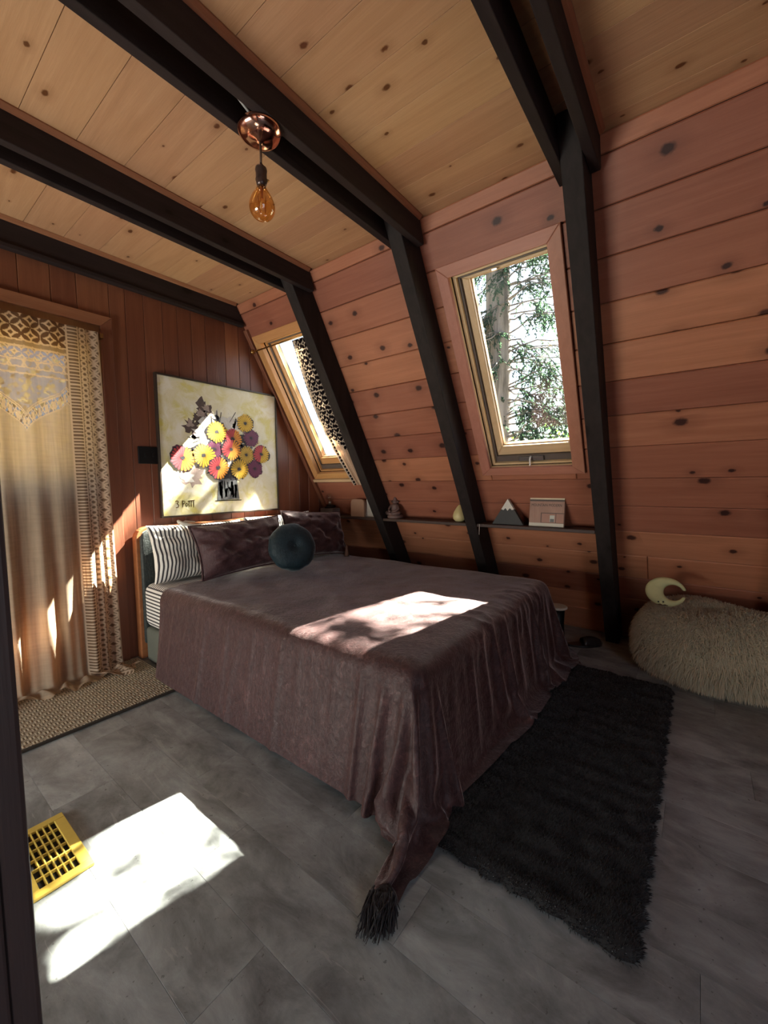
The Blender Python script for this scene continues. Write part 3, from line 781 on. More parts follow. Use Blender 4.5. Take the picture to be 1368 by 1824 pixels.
def paint(name, c, d=.25):
    m = NT(name); n1 = m.noise(m.obj(), 45.0, 4.0, .6, 1.0)
    m.p(color=m.mix(n1, [x * (1 - d) for x in c], [min(1, x * (1 + d)) for x in c]), rough=.5, normal=m.bump(n1, .4, .002)); return m.m
PAINTS = [paint('paint_yellow', (.66, .40, .03)), paint('paint_orange', (.72, .28, .03)), paint('paint_red', (.48, .055, .065)), paint('paint_purple', (.16, .035, .085)), paint('paint_white', (.62, .60, .56)),
          paint('paint_umber', (.085, .055, .05), .5), paint('paint_black', (.025, .022, .028), .5), paint('paint_grey', (.11, .115, .12), .8), paint('paint_mauve', (.34, .26, .23), .4), paint('paint_ochre', (.52, .33, .05)), paint('paint_rust', (.36, .15, .02))]
Y_, O_, R__, P_, W_, U_, B_, G_, M_, C_, S_ = range(11)
cx0, cw, cz0, ch = PX0 + .0, .954, PZ0 + .0, .946
def C3(u, v, lay): return (cx0 + u * cw, 2.8028 - lay * .00035, cz0 + v * ch)
pb = MB(); prs = random.Random(12)
def blob(u, v, ru, rv, mi, lay, n=18, j=.35, rot=0.0):
    pts = []
    for k in range(n):
        a = 2 * math.pi * k / n; r = 1 + prs.uniform(-j, j)
        du, dv = ru * r * math.cos(a), rv * r * math.sin(a)
        pts.append(C3(u + du * math.cos(rot) - dv * math.sin(rot), v + du * math.sin(rot) + dv * math.cos(rot), lay))
    pb.add([C3(u, v, lay)] + pts, [(0, 1 + (k + 1) % n, 1 + k) for k in range(n)], mi)
def stroke(pts, w, mi, lay):
    for (u0, v0), (u1, v1) in zip(pts[:-1], pts[1:]):
        L = math.hypot(u1 - u0, v1 - v0) or 1; nu, nv = -(v1 - v0) / L * w / 2, (u1 - u0) / L * w / 2
        pb.add([C3(u0 + nu, v0 + nv, lay), C3(u0 - nu, v0 - nv, lay), C3(u1 - nu, v1 - nv, lay), C3(u1 + nu, v1 + nv, lay)], [(0, 1, 2, 3), (3, 2, 1, 0)], mi)
def flower(u, v, r, left, right, lay):
    n = 22
    blob(u, v, r * 1.0, r * 1.0, B_, lay, 20, .16)
    for half in (0, 1):
        mi = left if half == 0 else right
        for k in range(n // 2):
            a0 = math.pi / 2 + half * math.pi + math.pi * 2 * k / n - .25; a1 = a0 + math.pi * 2 / n * .90
            am = (a0 + a1) / 2; rr = r * prs.uniform(.92, 1.06)
            q = [(r * .10, am), (rr * .62, a0), (rr * .95, a0 + .03), (rr * 1.03, am), (rr * .95, a1 - .03), (rr * .62, a1)]
            pb.add([C3(u + a * math.cos(t), v + a * math.sin(t), lay + 1) for a, t in q], [(0, 5, 4, 3, 2, 1)], mi if prs.random() > .12 else right)
    blob(u - .004, v, r * .20, r * .15, B_, lay + 2, 10, .4)
# smeared foliage and shadows behind the blooms
for q in ((.338, .793, .060, .075), (.243, .656, .060, .060), (.30, .72, .05, .04)): blob(*q, U_, 0, 26, .5)
for q in ((.36, .80, .03, .025), (.235, .675, .03, .022), (.32, .76, .03, .03)): blob(*q, M_, 1, 16, .5)
for k in range(46):
    a = prs.uniform(0, 2 * math.pi); rr = prs.uniform(.06, .30)
    blob(.53 + math.cos(a) * rr, .53 + math.sin(a) * rr * .78, prs.uniform(.012, .035), prs.uniform(.010, .028), prs.choice([B_, B_, U_, G_, W_, M_]), prs.choice([1, 2]), 12, .6, prs.uniform(0, 3))
blob(.53, .44, .20, .12, B_, 2, 30, .45)
blob(.227, .297, .085, .070, M_, 1, 24, .4); blob(.20, .29, .045, .035, W_, 2, 16, .5); blob(.43, .70, .10, .085, W_, 1, 22, .5); blob(.33, .60, .10, .06, W_, 2, 20, .5)
for q in ((.54, .711, .060, .045), (.551, .41, .045, .045), (.60, .70, .03, .03), (.50, .46, .03, .03)): blob(*q, W_, 3, 14, .45)
for k in range(30):
    a = prs.uniform(0, 6.28); u0, v0 = .53 + math.cos(a) * .24, .53 + math.sin(a) * .19; L = prs.uniform(.04, .12); b = a + prs.uniform(-.6, .6)
    stroke([(u0, v0), (u0 + math.cos(b) * L, v0 + math.sin(b) * L)], prs.uniform(.002, .006), prs.choice([B_, U_, B_]), 3)
# vase
pb.add([C3(*q, 4) for q in ((.438, .285), (.592, .292), (.612, .112), (.42, .108))], [(0, 3, 2, 1)], G_)
for k in range(16):
    u0 = prs.uniform(.435, .585); stroke([(u0, prs.uniform(.2, .28)), (u0 + prs.uniform(-.01, .01), prs.uniform(.12, .18))], prs.uniform(.006, .02), prs.choice([B_, G_, B_, M_]), 5)
stroke([(.455, .22), (.46, .14)], .012, W_, 6); stroke([(.40, .105), (.63, .102)], .006, U_, 4)
blob(.52, .30, .07, .035, B_, 5, 16, .4)
for (u, v, r, l, rt, lay) in ((.74, .61, .072, P_, P_, 6), (.766, .359, .072, P_, P_, 6), (.415, .503, .066, P_, P_, 6), (.127, .480, .035, P_, P_, 5), (.66, .60, .035, B_, B_, 5), (.438, .635, .083, Y_, Y_, 9), (.689, .727, .074, Y_, Y_, 9), (.573, .593, .077, R__, O_, 9),
                            (.555, .507, .083, R__, O_, 12), (.166, .424, .090, R__, O_, 9), (.327, .45, .088, C_, Y_, 9), (.44, .36, .084, R__, O_, 12), (.62, .352, .078, C_, Y_, 12), (.689, .471, .070, C_, C_, 9), (.834, .482, .077, R__, Y_, 12)):
    flower(u, v, r, l, rt, lay)
# signature strokes
for s_ in ([(.099, .112), (.112, .118), (.121, .108), (.110, .096)], [(.110, .096), (.124, .086), (.117, .070), (.101, .068)], [(.150, .116), (.151, .069)], [(.150, .116), (.168, .110), (.166, .097), (.151, .094)], [(.172, .092), (.180, .098), (.188, .088), (.182, .074), (.173, .076), (.172, .092)],
           [(.188, .112), (.240, .116)], [(.199, .112), (.197, .068)], [(.215, .114), (.212, .068)], [(.232, .115), (.230, .064)]):
    stroke(s_, .0055, S_, 3)
pb.build('painted_bouquet', PAINTS, canvas)

pl = empty('wall_plate', (1.20, YB - .014, 1.235), 'black rectangular switch plate half hidden behind the painting', 'wall plate')
mb = MB(); mb.box(1.126, 1.262, 2.813, 2.8238, 1.235, 1.345); mb.build('plate', BLACK, pl, bevel=.004)
for xx in (1.165, 1.215):
    mb = MB(); mb.box(xx - .004, xx + .004, 2.806, 2.8128, 1.280, 1.302); mb.build('toggle', BLACK, pl, bevel=.001)

# ------------------------------------------------------------------ lace curtain over the door
def smooth01(a, b, x): t = np.clip((x - a) / (b - a), 0, 1); return t * t * (3 - 2 * t)
def ring(x, z, px, pz, r, w, sx=0.0, sz=0.0):
    X = (x - sx + px * 200) % px - px / 2; Z = (z - sz + pz * 200) % pz - pz / 2
    return (np.abs(np.hypot(X, Z) - r) < w)
def lace_pattern(x, z, vx, vz, xr):
    """x, z: metres on the cloth; (vx, vz): tip of the yoke; xr: right edge. Returns thread (1 = crochet cord) and ground (1 = open net, 0 = linen)"""
    th = np.zeros_like(x); gr = np.zeros_like(x)
    dx = np.abs(x - vx); dxx = np.minimum(dx, np.abs(x - vx - .36))
    t = np.clip(dxx / .19, 0, 1)
    yoke = vz + .055 + .155 * t ** .55 + .03 * np.clip((t - .75) / .25, 0, 1)           # centre line of the yoke band
    hw = .036
    inb = np.abs(z - yoke) < hw
    top = z > yoke + hw
    gr[inb] = 1
    s = dxx + (yoke - vz) * .8
    leaf = (np.abs(((s + .0) % .046) - .023) < .0105) & (np.abs(z - yoke + .004) < .021)
    xx_ = (np.abs(np.abs(((s + .023) % .046) - .023) - np.abs(z - yoke) * .55) < .0035)
    th[inb & (leaf | xx_)] = 1
    th[np.abs(np.abs(z - yoke) - hw) < .004] = 1
    th[top & (np.abs(z - yoke - hw - .012) < .003)] = 1
    gr[top] = .45
    zt = 1.975
    rows = z > zt - .125
    gr[rows] = 1
    th[rows & (ring(x, z, .078, .078, .043, .0042, 0, zt - .02) | ring(x, z, .078, .078, .043, .0042, .039, zt - .02 + .039))] = 1
    for zz in (zt - .128, zt - .158, zt - .225, zt - .262, zt - .295):
        th[np.abs(z - zz + .004 * np.abs(np.sin(x * 90))) < .0042] = 1
    b2 = (z < zt - .16) & (z > zt - .222); gr[b2] = np.maximum(gr[b2], .7)
    th[b2 & (ring(x, z, .052, .052, .029, .0035, .01, zt - .165) | ring(x, z, .052, .052, .029, .0035, .036, zt - .165 + .026))] = 1
    b3 = (z < zt - .226) & (z > zt - .262)
    th[b3 & (np.abs(((x * 1.0) % .056) - .028 - (z - (zt - .244)) * .45) < .004)] = 1; th[b3 & (np.abs(((x * 1.0) % .056) - .028 + (z - (zt - .244)) * .45) < .004)] = 1
    # upright bands down the right-hand edge
    e = xr - x
    bands = e < .155
    gr[bands] = .8
    th[bands] = 0
    lad = (e > .105) & (e < .150); th[lad & ((z % .018) < .007)] = 1
    ch = (e > .062) & (e < .098); th[ch & (ring(e, z, .036, .030, .012, .0045, .062, 0) | ((z % .03) < .005))] = 1
    dm = (e > .006) & (e < .056); th[dm & (ring(e, z, .050, .058, .026, .0045, .006, 0) | ring(e, z, .05, .058, .026, .0045, .031, .029))] = 1
    for c_ in (.153, .102, .059, .004): th[np.abs(e - c_) < .0035] = 1
    return th, gr

def curtain_mat(name, thread, ground, linen, open_=.55, transl=.55, warm=(1.0, .85, .66)):
    m = NT(name)
    a = m.n('Attribute', attribute_name='thread').outputs['Fac']; g = m.n('Attribute', attribute_name='net').outputs['Fac']
    x, y, z = m.xyz(m.uvc())
    wv = m.noise(m.comb(m.math('MULTIPLY', x, 150.0), m.math('MULTIPLY', z, 1.0), 0.0), 1.0, 2.0)
    wx = m.noise(m.comb(m.math('MULTIPLY', x, 55.0), m.math('MULTIPLY', y, 6.0), 0.0), 1.0, 3.0, .6)
    wz = m.noise(m.comb(m.math('MULTIPLY', x, 8.0), m.math('MULTIPLY', y, 170.0), 0.0), 1.0, 2.0, .6)
    tex = m.math('ADD', m.math('MULTIPLY', wx, .72), m.math('MULTIPLY', wz, .28))
    lin = m.mix(m.ramp(tex, [(.38, (0, 0, 0)), (.62, (1, 1, 1))]), [c * .80 for c in linen], linen)
    c = m.mix(g, lin, ground); c = m.mix(a, c, thread)
    df = m.n('BsdfDiffuse', {0: c, 'Normal': m.bump(tex, .3, .002)}); tl = m.n('BsdfTranslucent', {0: m.mix(1.0, c, (*warm, 1.0), 'MULTIPLY')})
    mx = m.n('MixShader', {0: transl}); m.set(mx.inputs[1], df.outputs[0]); m.set(mx.inputs[2], tl.outputs[0])
    tr = m.n('BsdfTransparent')
    op = m.math('MULTIPLY', m.math('MULTIPLY', g, open_), m.math('SUBTRACT', 1.0, a))
    op = m.math('ADD', op, m.math('MULTIPLY', m.math('MULTIPLY', m.math('SUBTRACT', 1.0, g), .03), m.math('SUBTRACT', 1.0, tex)))
    m2 = m.n('MixShader', {0: op}); m.set(m2.inputs[1], mx.outputs[0]); m.set(m2.inputs[2], tr.outputs[0])
    m.set(m.out.inputs[0], m2.outputs[0])
    return m.m

nu, nv = 300, 620
cx0_, cx1_ = .115, .930
u = np.linspace(0, 1, nu)[None, :]; v = np.linspace(0, 1, nv)[:, None]
LEN = 2.12                                              # cloth length: 1.97 hanging and the rest trailing on the floor
d = v * LEN + 0 * u
X = cx0_ + (cx1_ - cx0_) * u + 0 * v
hang = 1.978
low = np.clip(d / hang, 0, 1)
X = X + (.012 * np.sin(u * 19 + 1) * low) + .012 * low * smooth01(.6, 1, u) 
fold = .016 * np.sin(u * 41 + .7 * np.sin(u * 9)) + .010 * np.sin(u * 77 + 2) * low + .012 * np.sin(u * 23 + 4.0 * low) * low
fold = fold + .020 * smooth01(.80, 1.0, u) * np.sin((u - .8) * 95) * (.4 + .6 * low)
Yc = 2.772 + fold * (.35 + .65 * low) - .03 * low
Zc = hang - d
# the last part lies on the mat
r_ = .035
tail = d - (hang - .014 - r_)
arc = np.clip(tail / (r_ * 1.5708), 0, 1) * 1.5708
past = np.clip(tail - r_ * 1.5708, 0, None)
Zc = np.where(tail > 0, .016 + r_ * (1 - np.sin(arc)), Zc)
Yc = np.where(tail > 0, Yc - r_ * (1 - np.cos(arc)) - past * (.75 + .25 * np.sin(u * 31)), Yc)
X = np.where(tail > 0, X + past * (.55 * u + .2 + .2 * np.sin(u * 17)), X)
Zc = np.where(past > 0, Zc + .010 * (np.sin(u * 60 + past * 40) + 1) * np.clip(past / .03, 0, 1), Zc)
th, gr = lace_pattern(cx0_ + (cx1_ - cx0_) * u + 0 * v, hang - d, .582, 1.362, cx1_)
LACE = curtain_mat('cream_linen_lace', (.70, .55, .41), (.17, .095, .058), (.60, .47, .34), open_=.16)
uv = np.stack([u + 0 * v, v + 0 * u], -1)
lc = grid_obj('lace_curtain', np.stack([X, Yc, Zc], -1), LACE, uv=uv, attr=dict(thread=th, net=gr))
tag(lc, 'long cream linen curtain with crochet lace yoke over the door', 'curtain')
rod = MB(); rod.tube([(.116, 2.804, 1.962), (.9395, 2.804, 1.962)], .006, 10)
ro = tag(rod.build('curtain_rod', WHITE, smooth=True), 'thin white rod carrying the lace curtain across the door', 'curtain rod')
mb = MB(); mb.box(.940, .9545, 2.765, 2.8205, 1.950, 1.975); mb.build('bracket', BRASS, ro, bevel=.002)
mb = MB(); mb.box(.1005, .115, 2.765, 2.8205, 1.950, 1.975); mb.build('bracket', BRASS, ro, bevel=.002)

# patterned curtain pulled to one side of the corner window, lying along the slope
nu, nv = 90, 300
u = np.linspace(0, 1, nu)[None, :]; v = np.linspace(0, 1, nv)[:, None]
s_top, s_bot = 2.476, 1.285
yl = 2.332 + .030 * np.sin(v * 3.1) - .035 * v ** 3; yr = 2.115 + 0 * v
Yw = yr + (yl - yr) * u
Sw = s_top + (s_bot - s_top) * v + 0 * u
off = .062 + .010 * np.sin(u * 34 + v * 1.2) * (.5 + .5 * v) + .006 * np.sin(u * 61 + 2) + .03 * np.sin(v * math.pi)
P = np.array(SP)[None, None, :] + Yw[..., None] * np.array(YV) + Sw[..., None] * np.array(SU) + off[..., None] * np.array(SN)
yy = (yl.mean() - yr.mean()) * 1.5 * u + 0 * v; zz = v * 1.2 + 0 * u
yk = .58 + .22 * (1 - u) ** 1.0
dark = (v < yk).astype(float) * np.ones_like(u)
pat = (ring(yy, zz, .075, .075, .041, .0030) | ring(yy, zz, .075, .075, .041, .0030, .0375, .0375) | (np.abs((zz % .15) - .075) < .003))
edge = (u > .83) * np.ones_like(v)
th = np.where((dark > .5) & pat, 1.0, 0.0); gr = dark.copy()
gr = np.where(edge > .5, 1.0, gr); th = np.where((edge > .5) & ((np.abs((zz % .030) - .015) < .005) | (np.abs(u - .92) < .02)), 1.0, th)
PATT = curtain_mat('black_and_cream_cloth', (.62, .52, .42), (.012, .009, .011), (.62, .45, .32), open_=.0, transl=.10)
wc = grid_obj('window_curtain', P, PATT, uv=np.stack([u + 0 * v, v + 0 * u], -1), attr=dict(thread=th, net=gr))
tag(wc, 'black patterned and peach curtain drawn aside at the corner window', 'curtain')
mb = MB(); mb.tube([S(2.795, 2.487, .058), S(2.112, 2.487, .058)], .0052, 10)
ro = tag(mb.build('curtain_rod', BRASS, smooth=True), 'thin dark rod above the corner window holding the patterned curtain', 'curtain rod')
mb = MB(); mb.lathe([(0, -.006), (.016, -.004), (.018, .004), (.010, .012), (0, .014)], S(2.795, 2.487, .058), 14, axis=(0, 1, 0)); mb.lathe([(.004, 0), (.004, .03)], S(2.795, 2.487, .058), 8, axis=(0, 1, 0)); mb.build('finial', BRASS, ro, smooth=True)

# ------------------------------------------------------------------ floor coverings and vent
def jute_mat():
    m = NT('jute_weave'); x, y, z = m.xyz(m.obj())
    ch = m.n('TexChecker', {'Vector': m.comb(x, y, 0.0), 'Scale': 42.0, 1: (1, 1, 1), 2: (0, 0, 0)}).outputs[0]
    sx = m.math('ABSOLUTE', m.math('SINE', m.math('MULTIPLY', x, 264.0))); sy = m.math('ABSOLUTE', m.math('SINE', m.math('MULTIPLY', y, 264.0)))
    h = m.math('ADD', m.math('MULTIPLY', ch, sx), m.math('MULTIPLY', m.math('SUBTRACT', 1.0, ch), sy))
    nz = m.noise(m.obj(), 130.0, 3.0)
    c = m.mix(m.math('MULTIPLY', h, .8), (.14, .11, .075), (.72, .62, .44)); c = m.mix(m.math('MULTIPLY', nz, .5), c, (.12, .085, .05))
    m.p(color=c, rough=.95, normal=m.bump(m.math('ADD', h, nz), .9, .004)); return m.m
mb = MB(); mb.box(-.22, 1.045, 2.185, 2.785, .0005, .012)
jm = tag(mb.build('door_mat', jute_mat(), bevel=.003), 'woven jute mat lying in front of the curtained door', 'mat')
BIND = plain('dark_binding', (.035, .026, .018), .9)
mb = MB(); mb.box(-.225, 1.05, 2.172, 2.1848, .0005, .0135); mb.build('binding', BIND, jm, bevel=.003)

def fur(name, base, nrm, L, w, lean, mat, parent, seed, droop=.3, jitter=.5):
    """short hairs: two tapering triangles each"""
    r = np.random.default_rng(seed); n = len(base); lean = np.asarray(lean)
    d = nrm + lean + r.normal(size=(n, 3)) * jitter; d /= np.linalg.norm(d, axis=1)[:, None]
    side = np.cross(d, r.normal(size=(n, 3))); side /= np.linalg.norm(side, axis=1)[:, None]
    Ls = L * r.uniform(.6, 1.25, n)[:, None]
    mid = base + d * Ls * .55; tip = base + d * Ls * .9 + np.array([0, 0, -1.0]) * Ls * droop
    V = np.stack([base - side * w, base + side * w, mid + side * w * .8, mid - side * w * .8, tip], 1)
    i = np.arange(n)[:, None] * 5
    me = bpy.data.meshes.new(name)
    me.vertices.add(n * 5); me.vertices.foreach_set('co', V.reshape(-1).astype(np.float32))
    quads = (i + np.array([[0, 1, 2, 3]])); tris = (i + np.array([[3, 2, 4]]))
    loops = np.concatenate([quads.ravel(), tris.ravel()]); me.loops.add(len(loops)); me.loops.foreach_set('vertex_index', loops.astype(np.int32))
    starts = np.concatenate([np.arange(n) * 4, n * 4 + np.arange(n) * 3]); me.polygons.add(2 * n)
    me.polygons.foreach_set('loop_start', starts.astype(np.int32))
    me.materials.append(mat); me.update(calc_edges=True); me.validate()
    o = link(name, me, parent); o['kind'] = 'stuff'
    return o
def fur_mat(name, a, b):
    m = NT(name); n1 = m.noise(m.obj(), 8.0, 3.0); n2 = m.noise(m.obj(), 120.0, 2.0)
    m.p(color=m.mix(m.math('ADD', m.math('MULTIPLY', n1, .5), m.math('MULTIPLY', n2, .5)), a, b), rough=.65, spec=.2, sheen=.25, sheen_rough=.5); return m.m

# black scalloped fur rug at the foot of the bed
FURB = fur_mat('black_fur', (.0035, .003, .0032), (.011, .009, .010))
nx_, ny_ = 190, 76
u = np.linspace(0, 1, nx_)[:, None]; v = np.linspace(0, 1, ny_)[None, :]
rx0, rx1, ry0, ry1 = 1.005, 2.545, .070, .625
sc_l = .015 * np.abs(np.sin(u * math.pi * 19)); sc_s = .009 * np.abs(np.sin(v * math.pi * 7))
Xr = rx0 - sc_s + .012 + (rx1 - rx0 - .024 + 2 * sc_s) * u
Yr = ry0 + .008 - sc_l + (ry1 - ry0 - .016 + 2 * sc_l) * v
edge_ = np.minimum(np.minimum(u, 1 - u) * (rx1 - rx0), np.minimum(v, 1 - v) * (ry1 - ry0))
Zr = .004 + .024 * np.clip(edge_ / .02, 0, 1) ** .5 + .0016 * np.sin(u * math.pi * 38) + .004 * soft_noise((nx_, ny_), 8, 5)
Pr = np.stack([Xr, Yr, Zr], -1)
rug = grid_obj('fur_rug', Pr, FURB)
tag(rug, 'black faux fur runner with scalloped edges at the foot of the bed', 'rug')
r = np.random.default_rng(11); n = 90000
iu = r.uniform(0, nx_ - 1.001, n); iv = r.uniform(0, ny_ - 1.001, n)
a, b = iu.astype(int), iv.astype(int); fa, fb = (iu - a)[:, None], (iv - b)[:, None]
base = (Pr[a, b] * (1 - fa) + Pr[a + 1, b] * fa) * (1 - fb) + (Pr[a, b + 1] * (1 - fa) + Pr[a + 1, b + 1] * fa) * fb
uu, vv = iu / (nx_ - 1), iv / (ny_ - 1)
lean = np.tile([.9, -.25, 0.0], (n, 1))
lean[:, 0] += 2.6 * np.clip((uu - .985) / .015, 0, 1) - 2.6 * np.clip((.015 - uu) / .015, 0, 1)
lean[:, 1] += 2.2 * np.clip((vv - .96) / .04, 0, 1) - 2.2 * np.clip((.04 - vv) / .04, 0, 1)
fur('fur_pile', base - np.array([0, 0, .004]), np.tile([0, 0, 1.0], (n, 1)), .015, .0011, lean, FURB, rug, 2, droop=.2, jitter=.35)

# yellow floor register
YEL = plain('yellow_enamel', (.62, .44, .08), .4, 0.0, spec=.5)
vent = empty('floor_vent', (.295, 1.503, 0), 'yellow metal floor register beside the sunlit patch', 'vent')
vx0, vx1, vy0, vy1 = .222, .366, 1.352, 1.655
mb = MB(); mb.box(vx0 + .004, vx1 - .004, vy0 + .004, vy1 - .004, .0004, .0012); mb.build('duct', plain('duct_shade_black', (.010, .010, .010), .8), vent)  # black plate stands in for the shade down inside the register
for (a, b, c_, e) in ((vx0, vx1, vy0, vy0 + .026), (vx0, vx1, vy1 - .026, vy1), (vx0, vx0 + .024, vy0 + .0262, vy1 - .0262), (vx1 - .028, vx1, vy0 + .0262, vy1 - .0262)):
    mb = MB(); mb.box(a, b, c_, e, .0013, .011); mb.build('frame_bar', YEL, vent, bevel=.002)
for k in range(1, 6):
    y = vy0 + .026 + (vy1 - vy0 - .052) * k / 6
    mb = MB(); mb.box(vx0 + .0245, vx1 - .0285, y - .0022, y + .0022, .0013, .0098); mb.build('cross_bar', YEL, vent)
for k in range(1, 6):
    x = vx0 + .0245 + (vx1 - vx0 - .053) * k / 6
    mb = MB(); mb.prism([(x - .0012, .0013), (x + .0012, .0013), (x + .0030, .0102), (x + .0004, .0102)], 1, vy0 + .0265, vy1 - .0265); mb.build('slat', YEL, vent)

# ------------------------------------------------------------------ fur pouf, crescent moon, things in the corner
FURW = fur_mat('cream_fur', (.50, .43, .30), (.68, .61, .46))
pc = np.array([2.825, -.125, 0.0])
n_, m_ = 24, 60
Pp = np.zeros((n_, m_, 3))
for i in range(n_):
    a = math.pi * i / (n_ - 1)
    z = .195 - .195 * math.copysign(abs(math.cos(a)) ** .8, math.cos(a)); rr = max(math.sin(a), .001) ** .5
    for k in range(m_):
        b = 2 * math.pi * k / m_; w = 1 + .03 * math.sin(3 * b + 1) + .02 * math.sin(7 * b) * math.sin(a)
        shrink = min(1.0, 1.0)
        Pp[i, k] = pc + np.array([(.29 * w * math.cos(b)) * rr, .395 * w * math.sin(b) * rr, z * (1 + .05 * math.sin(2 * b)) + .002])
Pp[..., 0] = np.minimum(Pp[..., 0], X0 - K * Pp[..., 2] - .10)
pouf = grid_obj('fur_pouf', Pp, FURW, wrap=True, sub=1)
tag(pouf, 'fluffy cream sheepskin pouf in the dim right corner', 'pouf')
n = 90000; r = np.random.default_rng(7)
ia = r.uniform(3, n_ - 1.001, n); ib = r.uniform(0, m_ - .001, n); a, b = ia.astype(int), ib.astype(int); fa, fb = (ia - a)[:, None], (ib - b)[:, None]
a2, b2 = np.minimum(a + 1, n_ - 1), (b + 1) % m_
base = (Pp[a, b] * (1 - fa) + Pp[a2, b] * fa) * (1 - fb) + (Pp[a, b2] * (1 - fa) + Pp[a2, b2] * fa) * fb
nr = base - (pc + np.array([0, 0, .19])); nr /= np.linalg.norm(nr, axis=1)[:, None]
keep = base[:, 2] > .03
fur('long_fur', base[keep], nr[keep], .044, .0012, np.array([0, 0, -.25]), FURW, pouf, 4, droop=.45, jitter=.80)

moon = MB()
mc = Vector((2.70, .124, .482)); ry_, rz_ = .097, .083
out, inn = [], []
N_ = 30
a0 = 0.20
for k in range(N_ + 1):
    a = a0 + (2 * math.pi - 2 * a0) * k / N_
    out.append((math.cos(a) * ry_, math.sin(a) * rz_))
ci = .038; ri = (.043, .042)
for k in range(N_ + 1):
    a = .42 + (2 * math.pi - .84) * k / N_
    inn.append((ci + math.cos(a) * ri[0], math.sin(a) * ri[1]))
rows = []
for k in range(N_ + 1):
    o_, i_ = Vector(out[k]), Vector(inn[k]); t = o_.lerp(i_, .5); hw = (o_ - i_).length / 2; dd = (o_ - i_).normalized() if hw > 1e-5 else Vector((1, 0))
    ringp = []
    for q in range(10):
        b = 2 * math.pi * q / 10; w2 = t + dd * hw * math.cos(b); th_ = min(.022, hw * .9) * math.sin(b)
        ringp.append(tuple(mc + Vector((-th_, -w2.x, w2.y))))
    rows.append(ringp)
b0 = len(moon.v)
for rr in rows: moon.v += rr
for k in range(N_):
    for q in range(10): moon.f.append((b0 + k * 10 + q, b0 + k * 10 + (q + 1) % 10, b0 + (k + 1) * 10 + (q + 1) % 10, b0 + (k + 1) * 10 + q))
moon.f.append(tuple(b0 + q for q in range(10))[::-1]); moon.f.append(tuple(b0 + N_ * 10 + q for q in range(10)))
moon.mi = [0] * len(moon.f)
MOON = plain('pale_yellow_plush', (.52, .50, .26), .85)
mo = tag(moon.build('crescent_moon', MOON, smooth=True, subsurf=1), 'pale yellow plush crescent moon sitting on the fur pouf', 'plush')
DK = plain('stitch_black', (.02, .015, .015), .6)
for dy in (.012, -.010):
    mb = MB(); mb.lathe([(0, .004), (.0035, .002), (.0045, 0), (.0035, -.003)], mc + Vector((-.0205, .016 + dy, -.054 - dy * .1)), 10, axis=(-1, 0, 0)); mb.build('eye', DK, mo, smooth=True)
mb = MB(); mb.tube([mc + Vector((-.017, .032, -.071)), mc + Vector((-.019, .018, -.069)), mc + Vector((-.020, .008, -.073)), mc + Vector((-.019, -.002, -.069)), mc + Vector((-.017, -.016, -.071))], [.0015, .0042, .0025, .0042, .0015], 8); mb.build('moustache', plain('brown_felt', (.10, .05, .035), .9), mo, smooth=True)

# dark slipper on the floor between bed and rafter
SL = plain('dark_leather', (.018, .014, .013), .35, spec=.5)
sl_o = empty('slipper', (2.91, .56, 0), 'dark shiny slipper lying on the floor beside the near rafter', 'slipper')
ax_ = Vector((.55, -.83, 0)).normalized(); ay_ = Vector((.83, .55, 0)); c0 = Vector((2.66, .705, .0005)) - ax_ * 0
def sole(t): return .036 * (math.sin(math.pi * min(max(t, .0), 1)) ** .45) * (1 - .18 * math.cos(2.2 * math.pi * t))
c0 = Vector((2.845, .665, .0008))
rows_ = [i / 14 for i in range(15)]
sp = MB(); top_p = [c0 + ax_ * (t * .235) + ay_ * sole(t) for t in rows_] + [c0 + ax_ * (t * .235) - ay_ * sole(t) for t in rows_[::-1]][1:-1]
n = len(top_p); sp.add([tuple(p) for p in top_p] + [tuple(p + Vector((0, 0, .014))) for p in top_p], [tuple(range(n))[::-1], tuple(range(n, 2 * n))] + [(i, (i + 1) % n, n + (i + 1) % n, n + i) for i in range(n)])
sp.build('sole', SL, sl_o)
up = np.zeros((9, 13, 3))
for i in range(9):
    t = .44 + .56 * i / 8
    for k in range(13):
        a = math.pi * k / 12; w_ = sole(min(t, .995)); hgt = .014 + .052 * math.sin(math.pi * (1 - (t - .30) / .72)) ** .7 if t < 1 else .014
        p = c0 + ax_ * (t * .235) + ay_ * (w_ * math.cos(a)); up[i, k] = (p.x, p.y, .0145 + hgt * math.sin(a) * .8)
grid_obj('upper', up, SL, sl_o, thick=.004)

# low dark stool with a pale top in the gap between bed and slope
st = empty('stool', (2.925, .745, 0), 'small dark stool with a pale round top squeezed between bed and slope', 'stool')
mb = MB(); mb.lathe([(0, .220), (.060, .220), (.066, .224), (.066, .234), (.060, .238), (0, .238)], (2.925, .745, 0), 24); mb.build('stool_top', CREAM, st, smooth=False)
mb = MB(); mb.lathe([(.050, .0), (.056, .0), (.046, .12), (.050, .2195), (.0, .2195)], (2.925, .745, 0), 20); mb.build('stool_base', BLACK, st, smooth=True)

# wooden peg standing on the bedspread by the slope
mb = MB(); mb.lathe([(0.0, .092), (.007, .090), (.010, .078), (.012, .05), (.018, .012), (.020, .0), (0, 0)], (2.44, 2.26, .502), 16)
tag(mb.build('wooden_cone', plain('brown_wood', (.14, .07, .045), .6), smooth=True), 'small brown wooden cone standing on the bed beside the right pillow', 'ornament')

